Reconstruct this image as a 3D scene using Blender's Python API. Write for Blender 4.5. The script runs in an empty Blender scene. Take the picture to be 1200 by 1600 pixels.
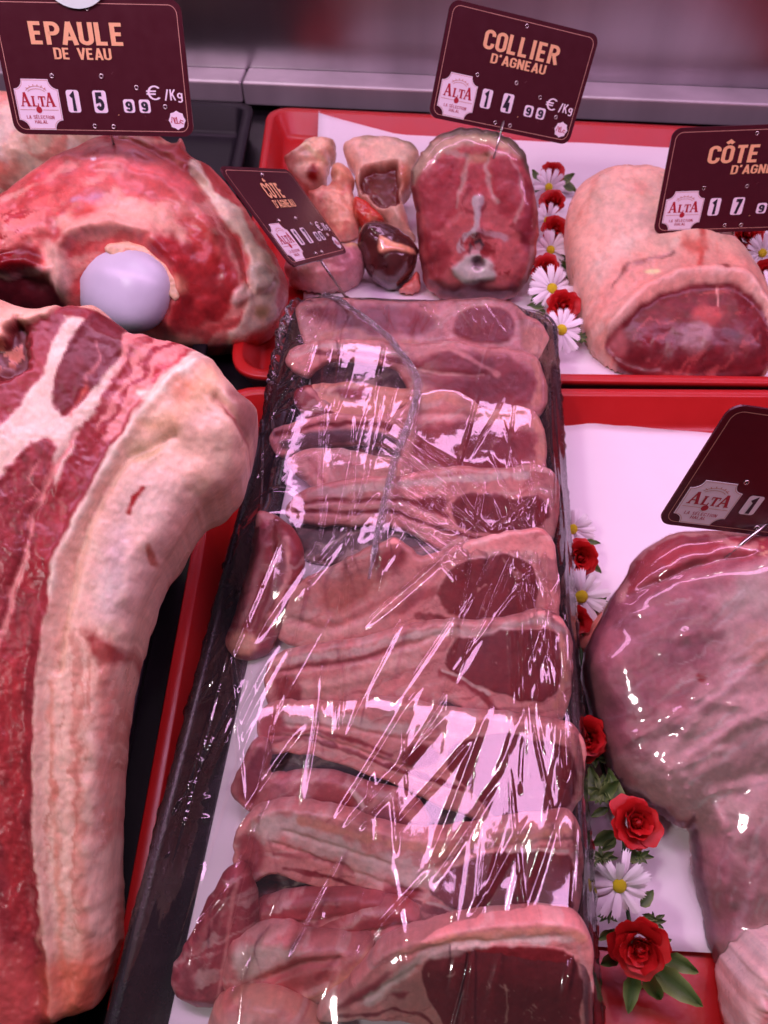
import bpy, math, random
import numpy as np
from mathutils import Vector, Matrix

# ------------------------------------------------------------------ camera, light, exposure
F_PX = 1155.0                       # focal length in pixels of a 1200 x 1600 picture
TH, PSI, CZ = math.radians(53.8), math.radians(5.4), 0.458
sc = bpy.context.scene
col = sc.collection
cam_d = bpy.data.cameras.new('camera'); cam = bpy.data.objects.new('camera', cam_d); col.objects.link(cam)
cam_d.sensor_fit = 'VERTICAL'; cam_d.sensor_height = 36; cam_d.lens = F_PX / 1600 * 36
cam_d.clip_start = 0.01; cam_d.clip_end = 50
cam_d.dof.use_dof = True; cam_d.dof.focus_distance = 0.43; cam_d.dof.aperture_fstop = 14.0
FWD = np.array([-math.sin(PSI)*math.cos(TH), math.cos(PSI)*math.cos(TH), -math.sin(TH)])
RGT = np.array([math.cos(PSI), math.sin(PSI), 0.0]); UPV = np.cross(RGT, FWD)
CAM = np.array([0, 0, CZ])
cam.matrix_world = Matrix(((RGT[0], UPV[0], -FWD[0], 0), (RGT[1], UPV[1], -FWD[1], 0), (RGT[2], UPV[2], -FWD[2], CZ), (0, 0, 0, 1)))
sc.camera = cam

w = bpy.data.worlds.new('World'); sc.world = w; w.use_nodes = True
bg = w.node_tree.nodes['Background']; bg.inputs[0].default_value = (0.50, 0.33, 0.45, 1); bg.inputs[1].default_value = 0.10

def area(name, loc, target, sx, sy, power, color, spread=180):
    d = bpy.data.lights.new(name, 'AREA'); d.shape = 'RECTANGLE'; d.size = sx; d.size_y = sy
    d.energy = power; d.color = color; d.spread = math.radians(spread)
    o = bpy.data.objects.new(name, d); col.objects.link(o); o.location = loc
    o.rotation_euler = (Vector(target) - Vector(loc)).to_track_quat('-Z', 'X').to_euler()
    o['kind'] = 'structure'
    return o
PINK = (1.0, 0.50, 0.92)
l1 = area('case_lamp', (0.0, 0.30, 0.64), (0.0, 0.35, 0.0), 0.11, 1.7, 6.4, PINK)
l2 = area('case_lamp', (0.0, 0.92, 0.62), (0.0, 0.60, 0.0), 0.05, 1.7, 3.0, PINK)
l3 = area('ceiling_lamp', (-0.35, 0.95, 2.3), (-0.1, 0.4, 0.0), 0.16, 0.16, 2.6, (0.98, 1.0, 0.90))
l4 = area('ceiling_lamp', (0.45, 0.55, 2.3), (0.0, 0.3, 0.0), 0.10, 0.10, 2.4, (0.93, 1.0, 0.88))
store_fill = area('ceiling_lamp', (-0.9, -0.75, 1.9), (0.0, 0.3, 0.0), 0.20, 0.20, 9.5, (1.0, 0.88, 0.90))  # unseen store light, added as front fill for camera-facing sides

sc.view_settings.view_transform = 'Standard'; sc.view_settings.look = 'None'
sc.view_settings.exposure = 0.10; sc.view_settings.gamma = 1.0
sc.render.engine = 'CYCLES'
sc.cycles.use_denoising = True
sc.cycles.max_bounces = 8; sc.cycles.transparent_max_bounces = 12; sc.cycles.caustics_reflective = False; sc.cycles.caustics_refractive = False

# ------------------------------------------------------------------ helpers
def ray(p):
    p = np.atleast_2d(np.asarray(p, float))
    return FWD*F_PX + RGT*(p[:, :1]-600) - UPV*(p[:, 1:2]-800)
def unz(p, z):                      # point of the picture -> point of the place at height z
    d = ray(p); return CAM + d*((z-CZ)/d[:, 2:3])
def P(x, y, z): return unz([(x, y)], z)[0]
def on_plane(p, q, n):
    d = ray(p); t = ((q-CAM) @ n) / (d @ n)
    return CAM + d*t[:, None]
def zz(ox, oy, s, pts): return [(ox+a/s, oy+b/s) for a, b in pts]
def lin(c):
    c = np.asarray(c, float)/255.0
    return np.where(c <= .04045, c/12.92, ((c+.055)/1.055)**2.4)
TINT = np.array([.94, .73, .88])
def C(r, g, b): return np.clip(lin((r, g, b))/TINT, 0.002, .85)
rngT = np.random.default_rng(11); TAB = rngT.random((256, 256))
def vn(x, y, s=0):
    x = np.asarray(x, float)+s*17.13; y = np.asarray(y, float)+s*7.77
    xi = np.floor(x).astype(int); yi = np.floor(y).astype(int); fx = x-xi; fy = y-yi
    fx = fx*fx*(3-2*fx); fy = fy*fy*(3-2*fy)
    a = TAB[xi & 255, yi & 255]; b = TAB[(xi+1) & 255, yi & 255]; c = TAB[xi & 255, (yi+1) & 255]; d = TAB[(xi+1) & 255, (yi+1) & 255]
    return (a*(1-fx)+b*fx)*(1-fy)+(c*(1-fx)+d*fx)*fy
def fbm(x, y, s=0, o=4):
    r = 0; a = .5; t = 0
    for i in range(o):
        r = r+a*vn(np.asarray(x)*2**i, np.asarray(y)*2**i, s+i*3.1); t += a; a *= .5
    return r/t*2-1
def sstep(x): x = np.clip(x, 0, 1); return x*x*(3-2*x)
def d_poly(pts, line, closed=False):
    L = np.asarray(line, float)
    if closed: L = np.vstack([L, L[:1]])
    best = np.full(len(pts), 1e9); near = np.zeros((len(pts), 2))
    for a, b in zip(L[:-1], L[1:]):
        ab = b-a; t = np.clip(((pts-a) @ ab)/(ab @ ab+1e-12), 0, 1)
        q = a+t[:, None]*ab; d = np.hypot(*(pts-q).T); m = d < best
        best[m] = d[m]; near[m] = q[m]
    return best, near
def inside(pts, poly):
    L = np.asarray(poly, float); r = np.zeros(len(pts), bool); j = len(L)-1
    for i in range(len(L)):
        (xi, yi), (xj, yj) = L[i], L[j]
        c = ((yi > pts[:, 1]) != (yj > pts[:, 1])) & (pts[:, 0] < (xj-xi)*(pts[:, 1]-yi)/(yj-yi+1e-12)+xi)
        r ^= c; j = i
    return r
def smooth_loop(pts, n=2):
    p = np.asarray(pts, float)
    for _ in range(n):
        q = np.roll(p, -1, 0); p = np.stack([.75*p+.25*q, .25*p+.75*q], 1).reshape(-1, 2)
    return p

def grow_loop(p, g):
    if not g: return p
    t = np.roll(p, -2, 0)-np.roll(p, 2, 0); t /= np.maximum(np.hypot(*t.T), 1e-6)[:, None]
    a = np.sum(p[:, 0]*np.roll(p[:, 1], -1)-np.roll(p[:, 0], -1)*p[:, 1]); n = np.stack([t[:, 1], -t[:, 0]], 1)*(1 if a > 0 else -1)
    return p+n*g
def new_mesh(name, verts, faces, mat=None, parent=None, smooth=True):
    me = bpy.data.meshes.new(name); me.from_pydata([tuple(map(float, v)) for v in verts], [], [tuple(map(int, f)) for f in faces]); me.update()
    if smooth: me.polygons.foreach_set('use_smooth', [True]*len(me.polygons))
    o = bpy.data.objects.new(name, me); col.objects.link(o)
    if mat: me.materials.append(mat)
    if parent: o.parent = parent
    return o
def tag(o, label=None, cat=None, group=None, kind=None):
    for k, v in (('label', label), ('category', cat), ('group', group), ('kind', kind)):
        if v: o[k] = v
    return o
def empty(name, loc=(0, 0, 0)):
    o = bpy.data.objects.new(name, None); col.objects.link(o); o.location = loc; o.empty_display_size = .02; return o
def adopt(ch, par):                 # parent without moving
    ch.parent = par; ch.matrix_parent_inverse = Matrix.Translation(-Vector(par.location))
def nodes(name):
    m = bpy.data.materials.new(name); m.use_nodes = True; t = m.node_tree
    return m, t, t.nodes['Principled BSDF']
def simple(name, c, rough=.5, metal=0, spec=.5, var=.12, vs=60, bump=.0, bs=300, coat=0):
    m, t, b = nodes(name); N = t.nodes; L = t.links
    tc = N.new('ShaderNodeTexCoord'); n = N.new('ShaderNodeTexNoise'); n.inputs['Scale'].default_value = vs; n.inputs['Detail'].default_value = 5
    L.new(tc.outputs['Object'], n.inputs['Vector'])
    r = N.new('ShaderNodeMapRange'); r.inputs['To Min'].default_value = 1-var; r.inputs['To Max'].default_value = 1+var; L.new(n.outputs['Fac'], r.inputs['Value'])
    mx = N.new('ShaderNodeMix'); mx.data_type = 'RGBA'; mx.blend_type = 'MULTIPLY'; mx.inputs['Factor'].default_value = 1
    mx.inputs[6].default_value = (*[float(v) for v in c], 1); L.new(r.outputs[0], mx.inputs[7]); L.new(mx.outputs[2], b.inputs['Base Color'])
    r2 = N.new('ShaderNodeMapRange'); r2.inputs['To Min'].default_value = max(rough-.08, .02); r2.inputs['To Max'].default_value = rough+.08; L.new(n.outputs['Fac'], r2.inputs['Value']); L.new(r2.outputs[0], b.inputs['Roughness'])
    b.inputs['Metallic'].default_value = metal; b.inputs['Specular IOR Level'].default_value = spec; b.inputs['Coat Weight'].default_value = coat; b.inputs['Coat Roughness'].default_value = .08
    if bump:
        n2 = N.new('ShaderNodeTexNoise'); n2.inputs['Scale'].default_value = bs; n2.inputs['Detail'].default_value = 3; L.new(tc.outputs['Object'], n2.inputs['Vector'])
        bp = N.new('ShaderNodeBump'); bp.inputs['Strength'].default_value = bump; bp.inputs['Distance'].default_value = .001; L.new(n2.outputs['Fac'], bp.inputs['Height']); L.new(bp.outputs[0], b.inputs['Normal'])
    return m
def meat_mat(name, rough=.34, sss=.10, bump=.35, coat=0.0, fibre=(1, 1, 1), fs=170):
    m, t, b = nodes(name); N = t.nodes; L = t.links
    at = N.new('ShaderNodeAttribute'); at.attribute_name = 'Col'
    tc = N.new('ShaderNodeTexCoord'); mp = N.new('ShaderNodeMapping'); mp.inputs['Scale'].default_value = fibre; L.new(tc.outputs['Object'], mp.inputs[0])
    n1 = N.new('ShaderNodeTexNoise'); n1.inputs['Scale'].default_value = fs; n1.inputs['Detail'].default_value = 7; n1.inputs['Roughness'].default_value = .65; L.new(mp.outputs[0], n1.inputs['Vector'])
    r = N.new('ShaderNodeMapRange'); r.inputs['From Min'].default_value = .3; r.inputs['From Max'].default_value = .7; r.inputs['To Min'].default_value = .84; r.inputs['To Max'].default_value = 1.14; L.new(n1.outputs['Fac'], r.inputs['Value'])
    mx = N.new('ShaderNodeMix'); mx.data_type = 'RGBA'; mx.blend_type = 'MULTIPLY'; mx.inputs['Factor'].default_value = 1
    L.new(at.outputs['Color'], mx.inputs[6]); L.new(r.outputs[0], mx.inputs[7]); L.new(mx.outputs[2], b.inputs['Base Color'])
    n2 = N.new('ShaderNodeTexNoise'); n2.inputs['Scale'].default_value = 45; n2.inputs['Detail'].default_value = 4; L.new(tc.outputs['Object'], n2.inputs['Vector'])
    r2 = N.new('ShaderNodeMapRange'); r2.inputs['From Min'].default_value = .3; r2.inputs['From Max'].default_value = .7; r2.inputs['To Min'].default_value = max(rough-.12, .05); r2.inputs['To Max'].default_value = rough+.14; L.new(n2.outputs['Fac'], r2.inputs['Value']); L.new(r2.outputs[0], b.inputs['Roughness'])
    ad = N.new('ShaderNodeMath'); ad.operation = 'MULTIPLY_ADD'; ad.inputs[1].default_value = 1.5; L.new(n2.outputs['Fac'], ad.inputs[0]); L.new(n1.outputs['Fac'], ad.inputs[2])
    bp = N.new('ShaderNodeBump'); bp.inputs['Strength'].default_value = bump; bp.inputs['Distance'].default_value = .0016; L.new(ad.outputs[0], bp.inputs['Height']); L.new(bp.outputs[0], b.inputs['Normal'])
    b.inputs['Subsurface Weight'].default_value = sss; b.inputs['Subsurface Radius'].default_value = (1, .35, .25); b.inputs['Subsurface Scale'].default_value = .004
    b.inputs['Specular IOR Level'].default_value = .45; b.inputs['Coat Weight'].default_value = coat; b.inputs['Coat Roughness'].default_value = .12
    return m
def film_mat(name, refl=.10, haze=.03, rough=.07, bump=.35, stretch=(420, 60, 60)):
    m, t, b = nodes(name); N = t.nodes; L = t.links; N.remove(b)
    out = N['Material Output']
    tc = N.new('ShaderNodeTexCoord'); mp = N.new('ShaderNodeMapping'); mp.inputs['Scale'].default_value = stretch; L.new(tc.outputs['Object'], mp.inputs[0])
    n = N.new('ShaderNodeTexNoise'); n.inputs['Scale'].default_value = 1; n.inputs['Detail'].default_value = 3; n.inputs['Distortion'].default_value = .6; L.new(mp.outputs[0], n.inputs['Vector'])
    n2 = N.new('ShaderNodeTexNoise'); n2.inputs['Scale'].default_value = 55; n2.inputs['Detail'].default_value = 2; L.new(tc.outputs['Object'], n2.inputs['Vector'])
    ad = N.new('ShaderNodeMath'); ad.operation = 'MULTIPLY_ADD'; ad.inputs[1].default_value = 1.6; L.new(n2.outputs['Fac'], ad.inputs[0]); L.new(n.outputs['Fac'], ad.inputs[2])
    bp = N.new('ShaderNodeBump'); bp.inputs['Strength'].default_value = bump; bp.inputs['Distance'].default_value = .0009; L.new(ad.outputs[0], bp.inputs['Height'])
    g = N.new('ShaderNodeBsdfAnisotropic') if hasattr(bpy.types, 'ShaderNodeBsdfAnisotropic') else N.new('ShaderNodeBsdfGlossy')
    g.inputs['Roughness'].default_value = rough; L.new(bp.outputs[0], g.inputs['Normal'])
    tr = N.new('ShaderNodeBsdfTransparent'); tr.inputs[0].default_value = (.97, .96, .97, 1)
    df = N.new('ShaderNodeBsdfDiffuse'); df.inputs[0].default_value = (.75, .73, .76, 1)
    fr = N.new('ShaderNodeFresnel'); fr.inputs['IOR'].default_value = 1.5; L.new(bp.outputs[0], fr.inputs['Normal'])
    ma = N.new('ShaderNodeMath'); ma.operation = 'MULTIPLY_ADD'; ma.inputs[1].default_value = .9; ma.inputs[2].default_value = refl-.036; ma.use_clamp = True; L.new(fr.outputs[0], ma.inputs[0])
    m1 = N.new('ShaderNodeMixShader'); m1.inputs[0].default_value = haze; L.new(tr.outputs[0], m1.inputs[1]); L.new(df.outputs[0], m1.inputs[2])
    m2 = N.new('ShaderNodeMixShader'); L.new(ma.outputs[0], m2.inputs[0]); L.new(m1.outputs[0], m2.inputs[1])
    g2 = N.new(g.bl_idname); g2.inputs['Roughness'].default_value = .26; L.new(bp.outputs[0], g2.inputs['Normal']); gm = N.new('ShaderNodeMixShader'); gm.inputs[0].default_value = .13; L.new(g.outputs[0], gm.inputs[1]); L.new(g2.outputs[0], gm.inputs[2]); L.new(gm.outputs[0], m2.inputs[2])
    L.new(m2.outputs[0], out.inputs['Surface'])
    return m

M_MEAT = meat_mat('raw_meat', .36, .10, .30)
M_FIBRE = meat_mat('raw_beef', .36, .08, .18, fibre=(1, .45, 1), fs=240)
M_WET = meat_mat('wet_meat', .34, .10, .22, coat=.08)
M_GLOSS = meat_mat('offal', .16, .05, .10, coat=.6)
M_WRAP = meat_mat('wrapped_meat', .40, .08, .25)
M_FILM = film_mat('cling_film', .085, .008, .05, .16, (160, 40, 60))
M_FILM3 = film_mat('snug_film', .036, .006, .07, .06, (40, 60, 60))
M_FILM2 = film_mat('tight_film', .05, .02, .06, .05, (60, 120, 120))

# a solid cut of meat: outline on a tilted plane, swollen to both sides, coloured by muscles, fat and bone
MEATS = {}
def meat(name, outline, anchor, az, tilt, T, R, back, floor, base, layers=(), bumps=(), mat=None, seed=1, cell=2.6, rough_mm=.6, nf=40., edge=2.0, yaw=0., sm=2, mott=.10, hole=None, flat=0.0, blur=3, power=.5, grow=0., rv=.25, warpk=1.5, grain=1., q=None):
    ol = smooth_loop(outline, sm); ol = grow_loop(ol, grow)
    ol = ol + edge*np.stack([fbm(ol[:, 0]/14., ol[:, 1]/14., seed+5, 3), fbm(ol[:, 0]/14., ol[:, 1]/14., seed+9, 3)], 1)
    a = math.radians(tilt); yw = math.radians(yaw)
    n = np.array([math.sin(a)*math.sin(yw), -math.sin(a)*math.cos(yw), math.cos(a)])
    q = P(anchor[0], anchor[1], az) if q is None else np.asarray(q)
    lo = ol.min(0)-cell; hi = ol.max(0)+cell
    nx, ny = int((hi[0]-lo[0])/cell)+2, int((hi[1]-lo[1])/cell)+2
    gx, gy = np.meshgrid(lo[0]+np.arange(nx)*cell, lo[1]+np.arange(ny)*cell)
    pts = np.stack([gx.ravel(), gy.ravel()], 1)
    ins = inside(pts, ol); d, near = d_poly(pts, ol, True)
    I = ins.reshape(ny, nx)
    cellk = (I[:-1, :-1].astype(int)+I[1:, :-1]+I[:-1, 1:]+I[1:, 1:]) >= 1
    use = np.zeros((ny, nx), bool)
    use[:-1, :-1] |= cellk; use[1:, :-1] |= cellk; use[:-1, 1:] |= cellk; use[1:, 1:] |= cellk
    d = np.where(ins, d, 0.0)
    pts = np.where(ins[:, None], pts, near)
    t = np.clip(d/(R*(1+rv*1.5*fbm(pts[:, 0]/38., pts[:, 1]/38., seed+13, 3))), 0, 1); prof = (1-(1-t)**2)**power
    G = prof.reshape(ny, nx)
    for _ in range(blur):
        Gp = np.pad(G, 1); Gb = (Gp[:-2, 1:-1]+Gp[2:, 1:-1]+Gp[1:-1, :-2]+Gp[1:-1, 2:]+4*G)/8
        G = np.where(I & (d.reshape(ny, nx) > cell*2), Gb, G)
    prof = G.ravel()
    fade = sstep(d/12.)
    h = T*prof
    u = use.ravel(); idx = np.nonzero(u)[0]; rm = np.full(len(u), -1); rm[idx] = np.arange(len(idx))
    p = pts[idx]; h = h[idx]; pr = prof[idx]; fd = fade[idx]; dd = d[idx]; isin = ins[idx] & (d[idx] > 1e-6)
    wx = fbm(p[:, 0]/26., p[:, 1]/26., seed+1, 4); wy = fbm(p[:, 0]/26., p[:, 1]/26., seed+2, 4)
    cols = np.repeat(np.asarray(base, float)[None], len(p), 0)
    mo = fbm(p[:, 0]/34., p[:, 1]/34., seed+3, 5)
    cols *= (1+mott*2.2*mo)[:, None]
    for Ly in layers:
        k = Ly[0]; o = Ly[-1] if isinstance(Ly[-1], dict) else {}
        sf = o.get('soft', 5); wp = o.get('warp', 5)*warpk; op = o.get('op', 1.)
        q2 = p+wp*np.stack([wx, wy], 1)
        if k == 'p':
            L = smooth_loop(Ly[1], 1); mn = L.min(0)-sf-2; mxx = L.max(0)+sf+2
            s = np.nonzero((q2 > mn).all(1) & (q2 < mxx).all(1))[0]
            if not len(s): continue
            di, _ = d_poly(q2[s], L, True); sg = np.where(inside(q2[s], L), di, -di); al = sstep((sg+sf)/(2*sf))
        elif k == 'l':
            L = np.asarray(Ly[1], float); wd = o.get('w', 5); mn = L.min(0)-wd-sf-2; mxx = L.max(0)+wd+sf+2
            s = np.nonzero((q2 > mn).all(1) & (q2 < mxx).all(1))[0]
            if not len(s): continue
            di, _ = d_poly(q2[s], L); wm = wd*(1+.9*fbm(p[s, 0]/16., p[s, 1]/16., seed+17+len(L), 3)); al = (1-sstep((di-wm*.5+sf*.5)/sf))*np.clip(.95+.55*fbm(p[s, 0]/22., p[s, 1]/22., seed+19, 3), .25, 1)
        elif k == 'n':                              # blotches
            s = np.arange(len(p)); f = fbm((p[:, 0]+16*wx)/o.get('sx', 20), (p[:, 1]+16*wy+.35*p[:, 0])/o.get('sy', 20), seed+o.get('k', 20), 5); al = sstep((f-o.get('th', .2))/o.get('ts', .32))
            if 'in' in o:
                L = smooth_loop(o['in'], 1); di, _ = d_poly(p, L, True); al = al*sstep((np.where(inside(p, L), di, -di)+4+14*wx)/18.)
        else:                                       # 'e' distance from the outline
            s = np.arange(len(p)); al = 1-sstep((dd+wp*wx*.6-o.get('w', 6))/sf)
            if 'in' in o:
                L = np.asarray(o['in'], float); di, _ = d_poly(p, L, True); al = al*sstep((np.where(inside(p, L), di, -di)+4)/8.)
        tex = 1.
        if 'str' in o:                              # streaks inside a layer
            sx, sy, am = o['str']; tex = 1+am*fbm((p[s, 0]+12*wx[s])/sx, (p[s, 1]+.3*p[s, 0]+12*wy[s])/sy, seed+33, 4)
            tex = np.asarray(tex)[:, None]
        al = (al*op)[:, None]
        cols[s] = cols[s]*(1-al)+np.asarray(Ly[1] if k == 'n' else Ly[2])*tex*al
        if 'h' in o: h[s] += o['h']*al[:, 0]*fd[s]
    fine = fbm(p[:, 0]/7., p[:, 1]/7., seed+40, 3); big = fbm(p[:, 0]/60., p[:, 1]/60., seed+43, 3)
    cols *= (1+grain*(.16*fine+.14*big))[:, None]; cols[:, 1:] *= (1-grain*(.14*mo+.08*fine))[:, None]
    for Bm in bumps:                                # ridges and grooves: (kind, points, amplitude in m, width)
        if Bm[0] == 'l':
            q2 = p+4*np.stack([wx, wy], 1); di, _ = d_poly(q2, Bm[1]); h += Bm[2]*np.exp(-(di/Bm[3])**2)*fd
        else:
            q2 = p+5*np.stack([wx, wy], 1); L = smooth_loop(Bm[1], 2); di, _ = d_poly(q2, L, True); sg = np.where(inside(q2, L), di, -di); h += Bm[2]*sstep((sg+Bm[3])/(2*Bm[3]))*fd
    h += rough_mm*.001*fd*(fbm(p[:, 0]/nf, p[:, 1]/nf, seed+7, 5)*1.6+.35*fbm(p[:, 0]/6., p[:, 1]/6., seed+8, 3))
    base3 = on_plane(p, q, n)
    front = base3+n*h[:, None]
    front[:, 2] = np.maximum(front[:, 2], floor)
    down = n*(1-flat)+np.array([0, 0, 1.])*flat; down /= np.linalg.norm(down)
    bk = base3-down*(back*pr)[:, None]
    bk[:, 2] = np.maximum(bk[:, 2], floor+.0003*(1-pr))
    nb = len(p); bidx = np.where(isin, nb+np.cumsum(isin)-1, np.arange(nb))
    verts = np.vstack([front, bk[isin]])
    cc = np.vstack([cols, cols[isin]])
    ci, cj = np.nonzero(cellk)
    a0 = rm[ci*nx+cj]; a1 = rm[ci*nx+cj+1]; a2 = rm[(ci+1)*nx+cj+1]; a3 = rm[(ci+1)*nx+cj]
    f1 = np.stack([a0, a3, a2, a1], 1); f2 = np.stack([bidx[a0], bidx[a1], bidx[a2], bidx[a3]], 1)
    keep = (f1 != f2[:, [0, 3, 2, 1]]).any(1)
    faces = np.vstack([f1, f2[keep]])
    me = bpy.data.meshes.new(name)
    me.vertices.add(len(verts)); me.vertices.foreach_set('co', verts.ravel())
    me.loops.add(faces.size); me.loops.foreach_set('vertex_index', faces.ravel().astype(np.int32))
    me.polygons.add(len(faces)); me.polygons.foreach_set('loop_start', np.arange(0, faces.size, 4, dtype=np.int32)); me.polygons.foreach_set('loop_total', np.full(len(faces), 4, np.int32))
    me.polygons.foreach_set('use_smooth', np.ones(len(faces), bool))
    me.update(); me.validate()
    at = me.color_attributes.new('Col', 'FLOAT_COLOR', 'POINT')
    at.data.foreach_set('color', np.hstack([np.clip(.94*np.maximum(cc, 1e-4)**1.2, .001, .9), np.ones((len(cc), 1))]).astype(np.float32).ravel()[:len(me.vertices)*4])
    o = bpy.data.objects.new(name, me); col.objects.link(o); me.materials.append(mat or M_MEAT)
    MEATS[o.name] = (front, f1, n, p)
    return o
# ------------------------------------------------------------------ the setting
M_BLACK = simple('black_case', (.006, .005, .007), .42, var=.25, bump=.08)
M_BPLAS = simple('black_plastic', (.008, .007, .010), .42, spec=.25, var=.25, vs=90, bump=.10, bs=500)
M_RED = simple('red_plastic', C(172, 24, 26), .34, var=.10, vs=45, bump=.10, bs=350)
M_PAPER = simple('white_paper', (.80, .78, .80), .75, var=.04, vs=25, bump=.12, bs=120)
def steel(name, c, rough):
    m, t, b = nodes(name); N = t.nodes; L = t.links
    tc = N.new('ShaderNodeTexCoord'); mp = N.new('ShaderNodeMapping'); mp.inputs['Scale'].default_value = (9, 9, .8); L.new(tc.outputs['Object'], mp.inputs[0])
    n = N.new('ShaderNodeTexNoise'); n.inputs['Scale'].default_value = 1.3; n.inputs['Detail'].default_value = 3; L.new(mp.outputs[0], n.inputs['Vector'])
    cr = N.new('ShaderNodeMapRange'); cr.inputs['From Min'].default_value = .3; cr.inputs['From Max'].default_value = .7; cr.inputs['To Min'].default_value = .78; cr.inputs['To Max'].default_value = 1.18; L.new(n.outputs['Fac'], cr.inputs['Value'])
    mx = N.new('ShaderNodeMix'); mx.data_type = 'RGBA'; mx.blend_type = 'MULTIPLY'; mx.inputs['Factor'].default_value = 1; mx.inputs[6].default_value = (*c, 1); L.new(cr.outputs[0], mx.inputs[7]); L.new(mx.outputs[2], b.inputs['Base Color'])
    mp2 = N.new('ShaderNodeMapping'); mp2.inputs['Scale'].default_value = (6, 6, 900); L.new(tc.outputs['Object'], mp2.inputs[0])
    n2 = N.new('ShaderNodeTexNoise'); n2.inputs['Scale'].default_value = 1; n2.inputs['Detail'].default_value = 2; L.new(mp2.outputs[0], n2.inputs['Vector'])
    bp = N.new('ShaderNodeBump'); bp.inputs['Strength'].default_value = .12; bp.inputs['Distance'].default_value = .0004; L.new(n2.outputs['Fac'], bp.inputs['Height']); L.new(bp.outputs[0], b.inputs['Normal'])
    b.inputs['Metallic'].default_value = 1; b.inputs['Roughness'].default_value = rough
    return m
M_STEEL = steel('brushed_steel', (.36, .35, .36), .30); M_STEEL2 = steel('rail_steel', (.72, .68, .70), .34); M_STEEL2.node_tree.nodes['Principled BSDF'].inputs['Metallic'].default_value = .7

def box_xy(name, quad, z0, z1, mat, bev=.0):
    v = [(x, y, z) for z in (z0, z1) for x, y in quad]
    o = new_mesh(name, v, [(3, 2, 1, 0), (4, 5, 6, 7), (0, 1, 5, 4), (1, 2, 6, 5), (2, 3, 7, 6), (3, 0, 4, 7)], mat, smooth=False)
    if bev:
        md = o.modifiers.new('bevel', 'BEVEL'); md.width = bev; md.segments = 3
    return o
tag(box_xy('case_floor', [(-1.2, -.4), (1.2, -.4), (1.2, 1.2), (-1.2, 1.2)], -.02, 0.0, M_BLACK), kind='structure')
def ext(a, b, x):                   # run the line a-b on to a given x
    t = (x-a[0])/(b[0]-a[0]); return (x, a[1]+t*(b[1]-a[1]))
zl = .038
fA, fB = P(300, 125, zl)[:2], P(1200, 163, zl)[:2]
wA, wB = P(300, 103, zl)[:2], P(1200, 140, zl)[:2]
d0 = ray([(300, 158)])[0]; tt = fA[1]/d0[1]; zb = max(CZ+d0[2]*tt, .002)
xm = P(377, 128, zl)[0]
tag(box_xy('ledge_rail', [ext(fA, fB, -1.2), ext(fA, fB, xm-.0012), ext(wA, wB, xm-.0012), ext(wA, wB, -1.2)], zb, zl, M_STEEL2, .003), kind='structure')
tag(box_xy('ledge_rail', [ext((fA[0], fA[1]-.003), (fB[0], fB[1]-.003), xm+.0012), ext((fA[0], fA[1]-.003), (fB[0], fB[1]-.003), 1.2), ext(wA, wB, 1.2), ext(wA, wB, xm+.0012)], zb-.001, zl+.0015, M_STEEL2, .003), kind='structure')
a1, b1 = ext(wA, wB, -1.2), ext(wA, wB, 1.2)
tag(box_xy('back_wall', [(a1[0], a1[1]+.0005), (b1[0], b1[1]+.0005), (b1[0], b1[1]+.02), (a1[0], a1[1]+.02)], 0, .50, M_STEEL), kind='structure')
def inset_quad(q, s):
    q = np.asarray(q, float); n = len(q); out = []; c = q.mean(0); ln = []
    for i in range(n):
        a, b = q[i], q[(i+1) % n]; d = (b-a)/np.linalg.norm(b-a); nn = np.array([-d[1], d[0]])
        if nn @ (c-a) < 0: nn = -nn
        ln.append((a+nn*s, d))
    for i in range(n):
        (p1, d1), (p2, d2) = ln[i-1], ln[i]
        t = np.linalg.solve(np.stack([d1, -d2], 1), p2-p1)[0]; out.append(p1+d1*t)
    return np.array(out)
def round_quad(q, r, k=7):
    q = np.asarray(q, float); pts = []
    for i in range(4):
        a, b, c = q[i-1], q[i], q[(i+1) % 4]; u = (a-b)/np.linalg.norm(a-b); v = (c-b)/np.linalg.norm(c-b)
        p0, p2 = b+u*r, b+v*r
        for j in range(k):
            t = j/(k-1); pts.append((1-t)**2*p0+2*t*(1-t)*(b*.92+(p0+p2)*.04)+t*t*p2)
    return np.array(pts)
def tray(name, quad, prof, r, mat):
    loops = [np.c_[round_quad(inset_quad(quad, s), max(r-s*.7, .004)), np.full(28, z)] for s, z in prof]
    V = np.vstack(loops); m = 28; Fc = []
    for i in range(len(loops)-1):
        for j in range(m): Fc.append((i*m+j, i*m+(j+1) % m, (i+1)*m+(j+1) % m, (i+1)*m+j))
    Fc.append(tuple(range((len(loops)-1)*m, len(loops)*m))); Fc.append(tuple(range(m-1, -1, -1)))
    return new_mesh(name, V, Fc, mat)
RIM = .030
def red_prof(z0, z1, rim, sl): return [(sl*.9, z0), (.0015, z1-.006), (0, z1-.005), (0, z1-.001), (.001, z1), (rim-.001, z1), (rim, z1-.001), (rim+sl-.003, z0+.008), (rim+sl, z0+.005), (rim+sl+.004, z0+.003)]
qa = [P(418, 166, RIM)[:2], P(1060, 196, RIM)[:2], None, P(357, 588, RIM)[:2]]
qa[1] = np.array(ext(qa[0], qa[1], .52)); rf = P(1200, 599, RIM)[:2]; qa[2] = np.array(ext(qa[3], rf, .50))
t_back = tray('red_tray', qa, red_prof(.0006, RIM, .009, .012), .03, M_RED)
tag(t_back, 'red plastic tray at the back holding the neck joint, offcuts and saddle', 'tray', 'red display trays')
lf1, lf2 = P(346, 603, RIM)[:2], P(190, 1450, RIM)[:2]
dirl = (lf2-lf1)/(lf2-lf1)[1]
rf = P(1200, 608, RIM)[:2]
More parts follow.
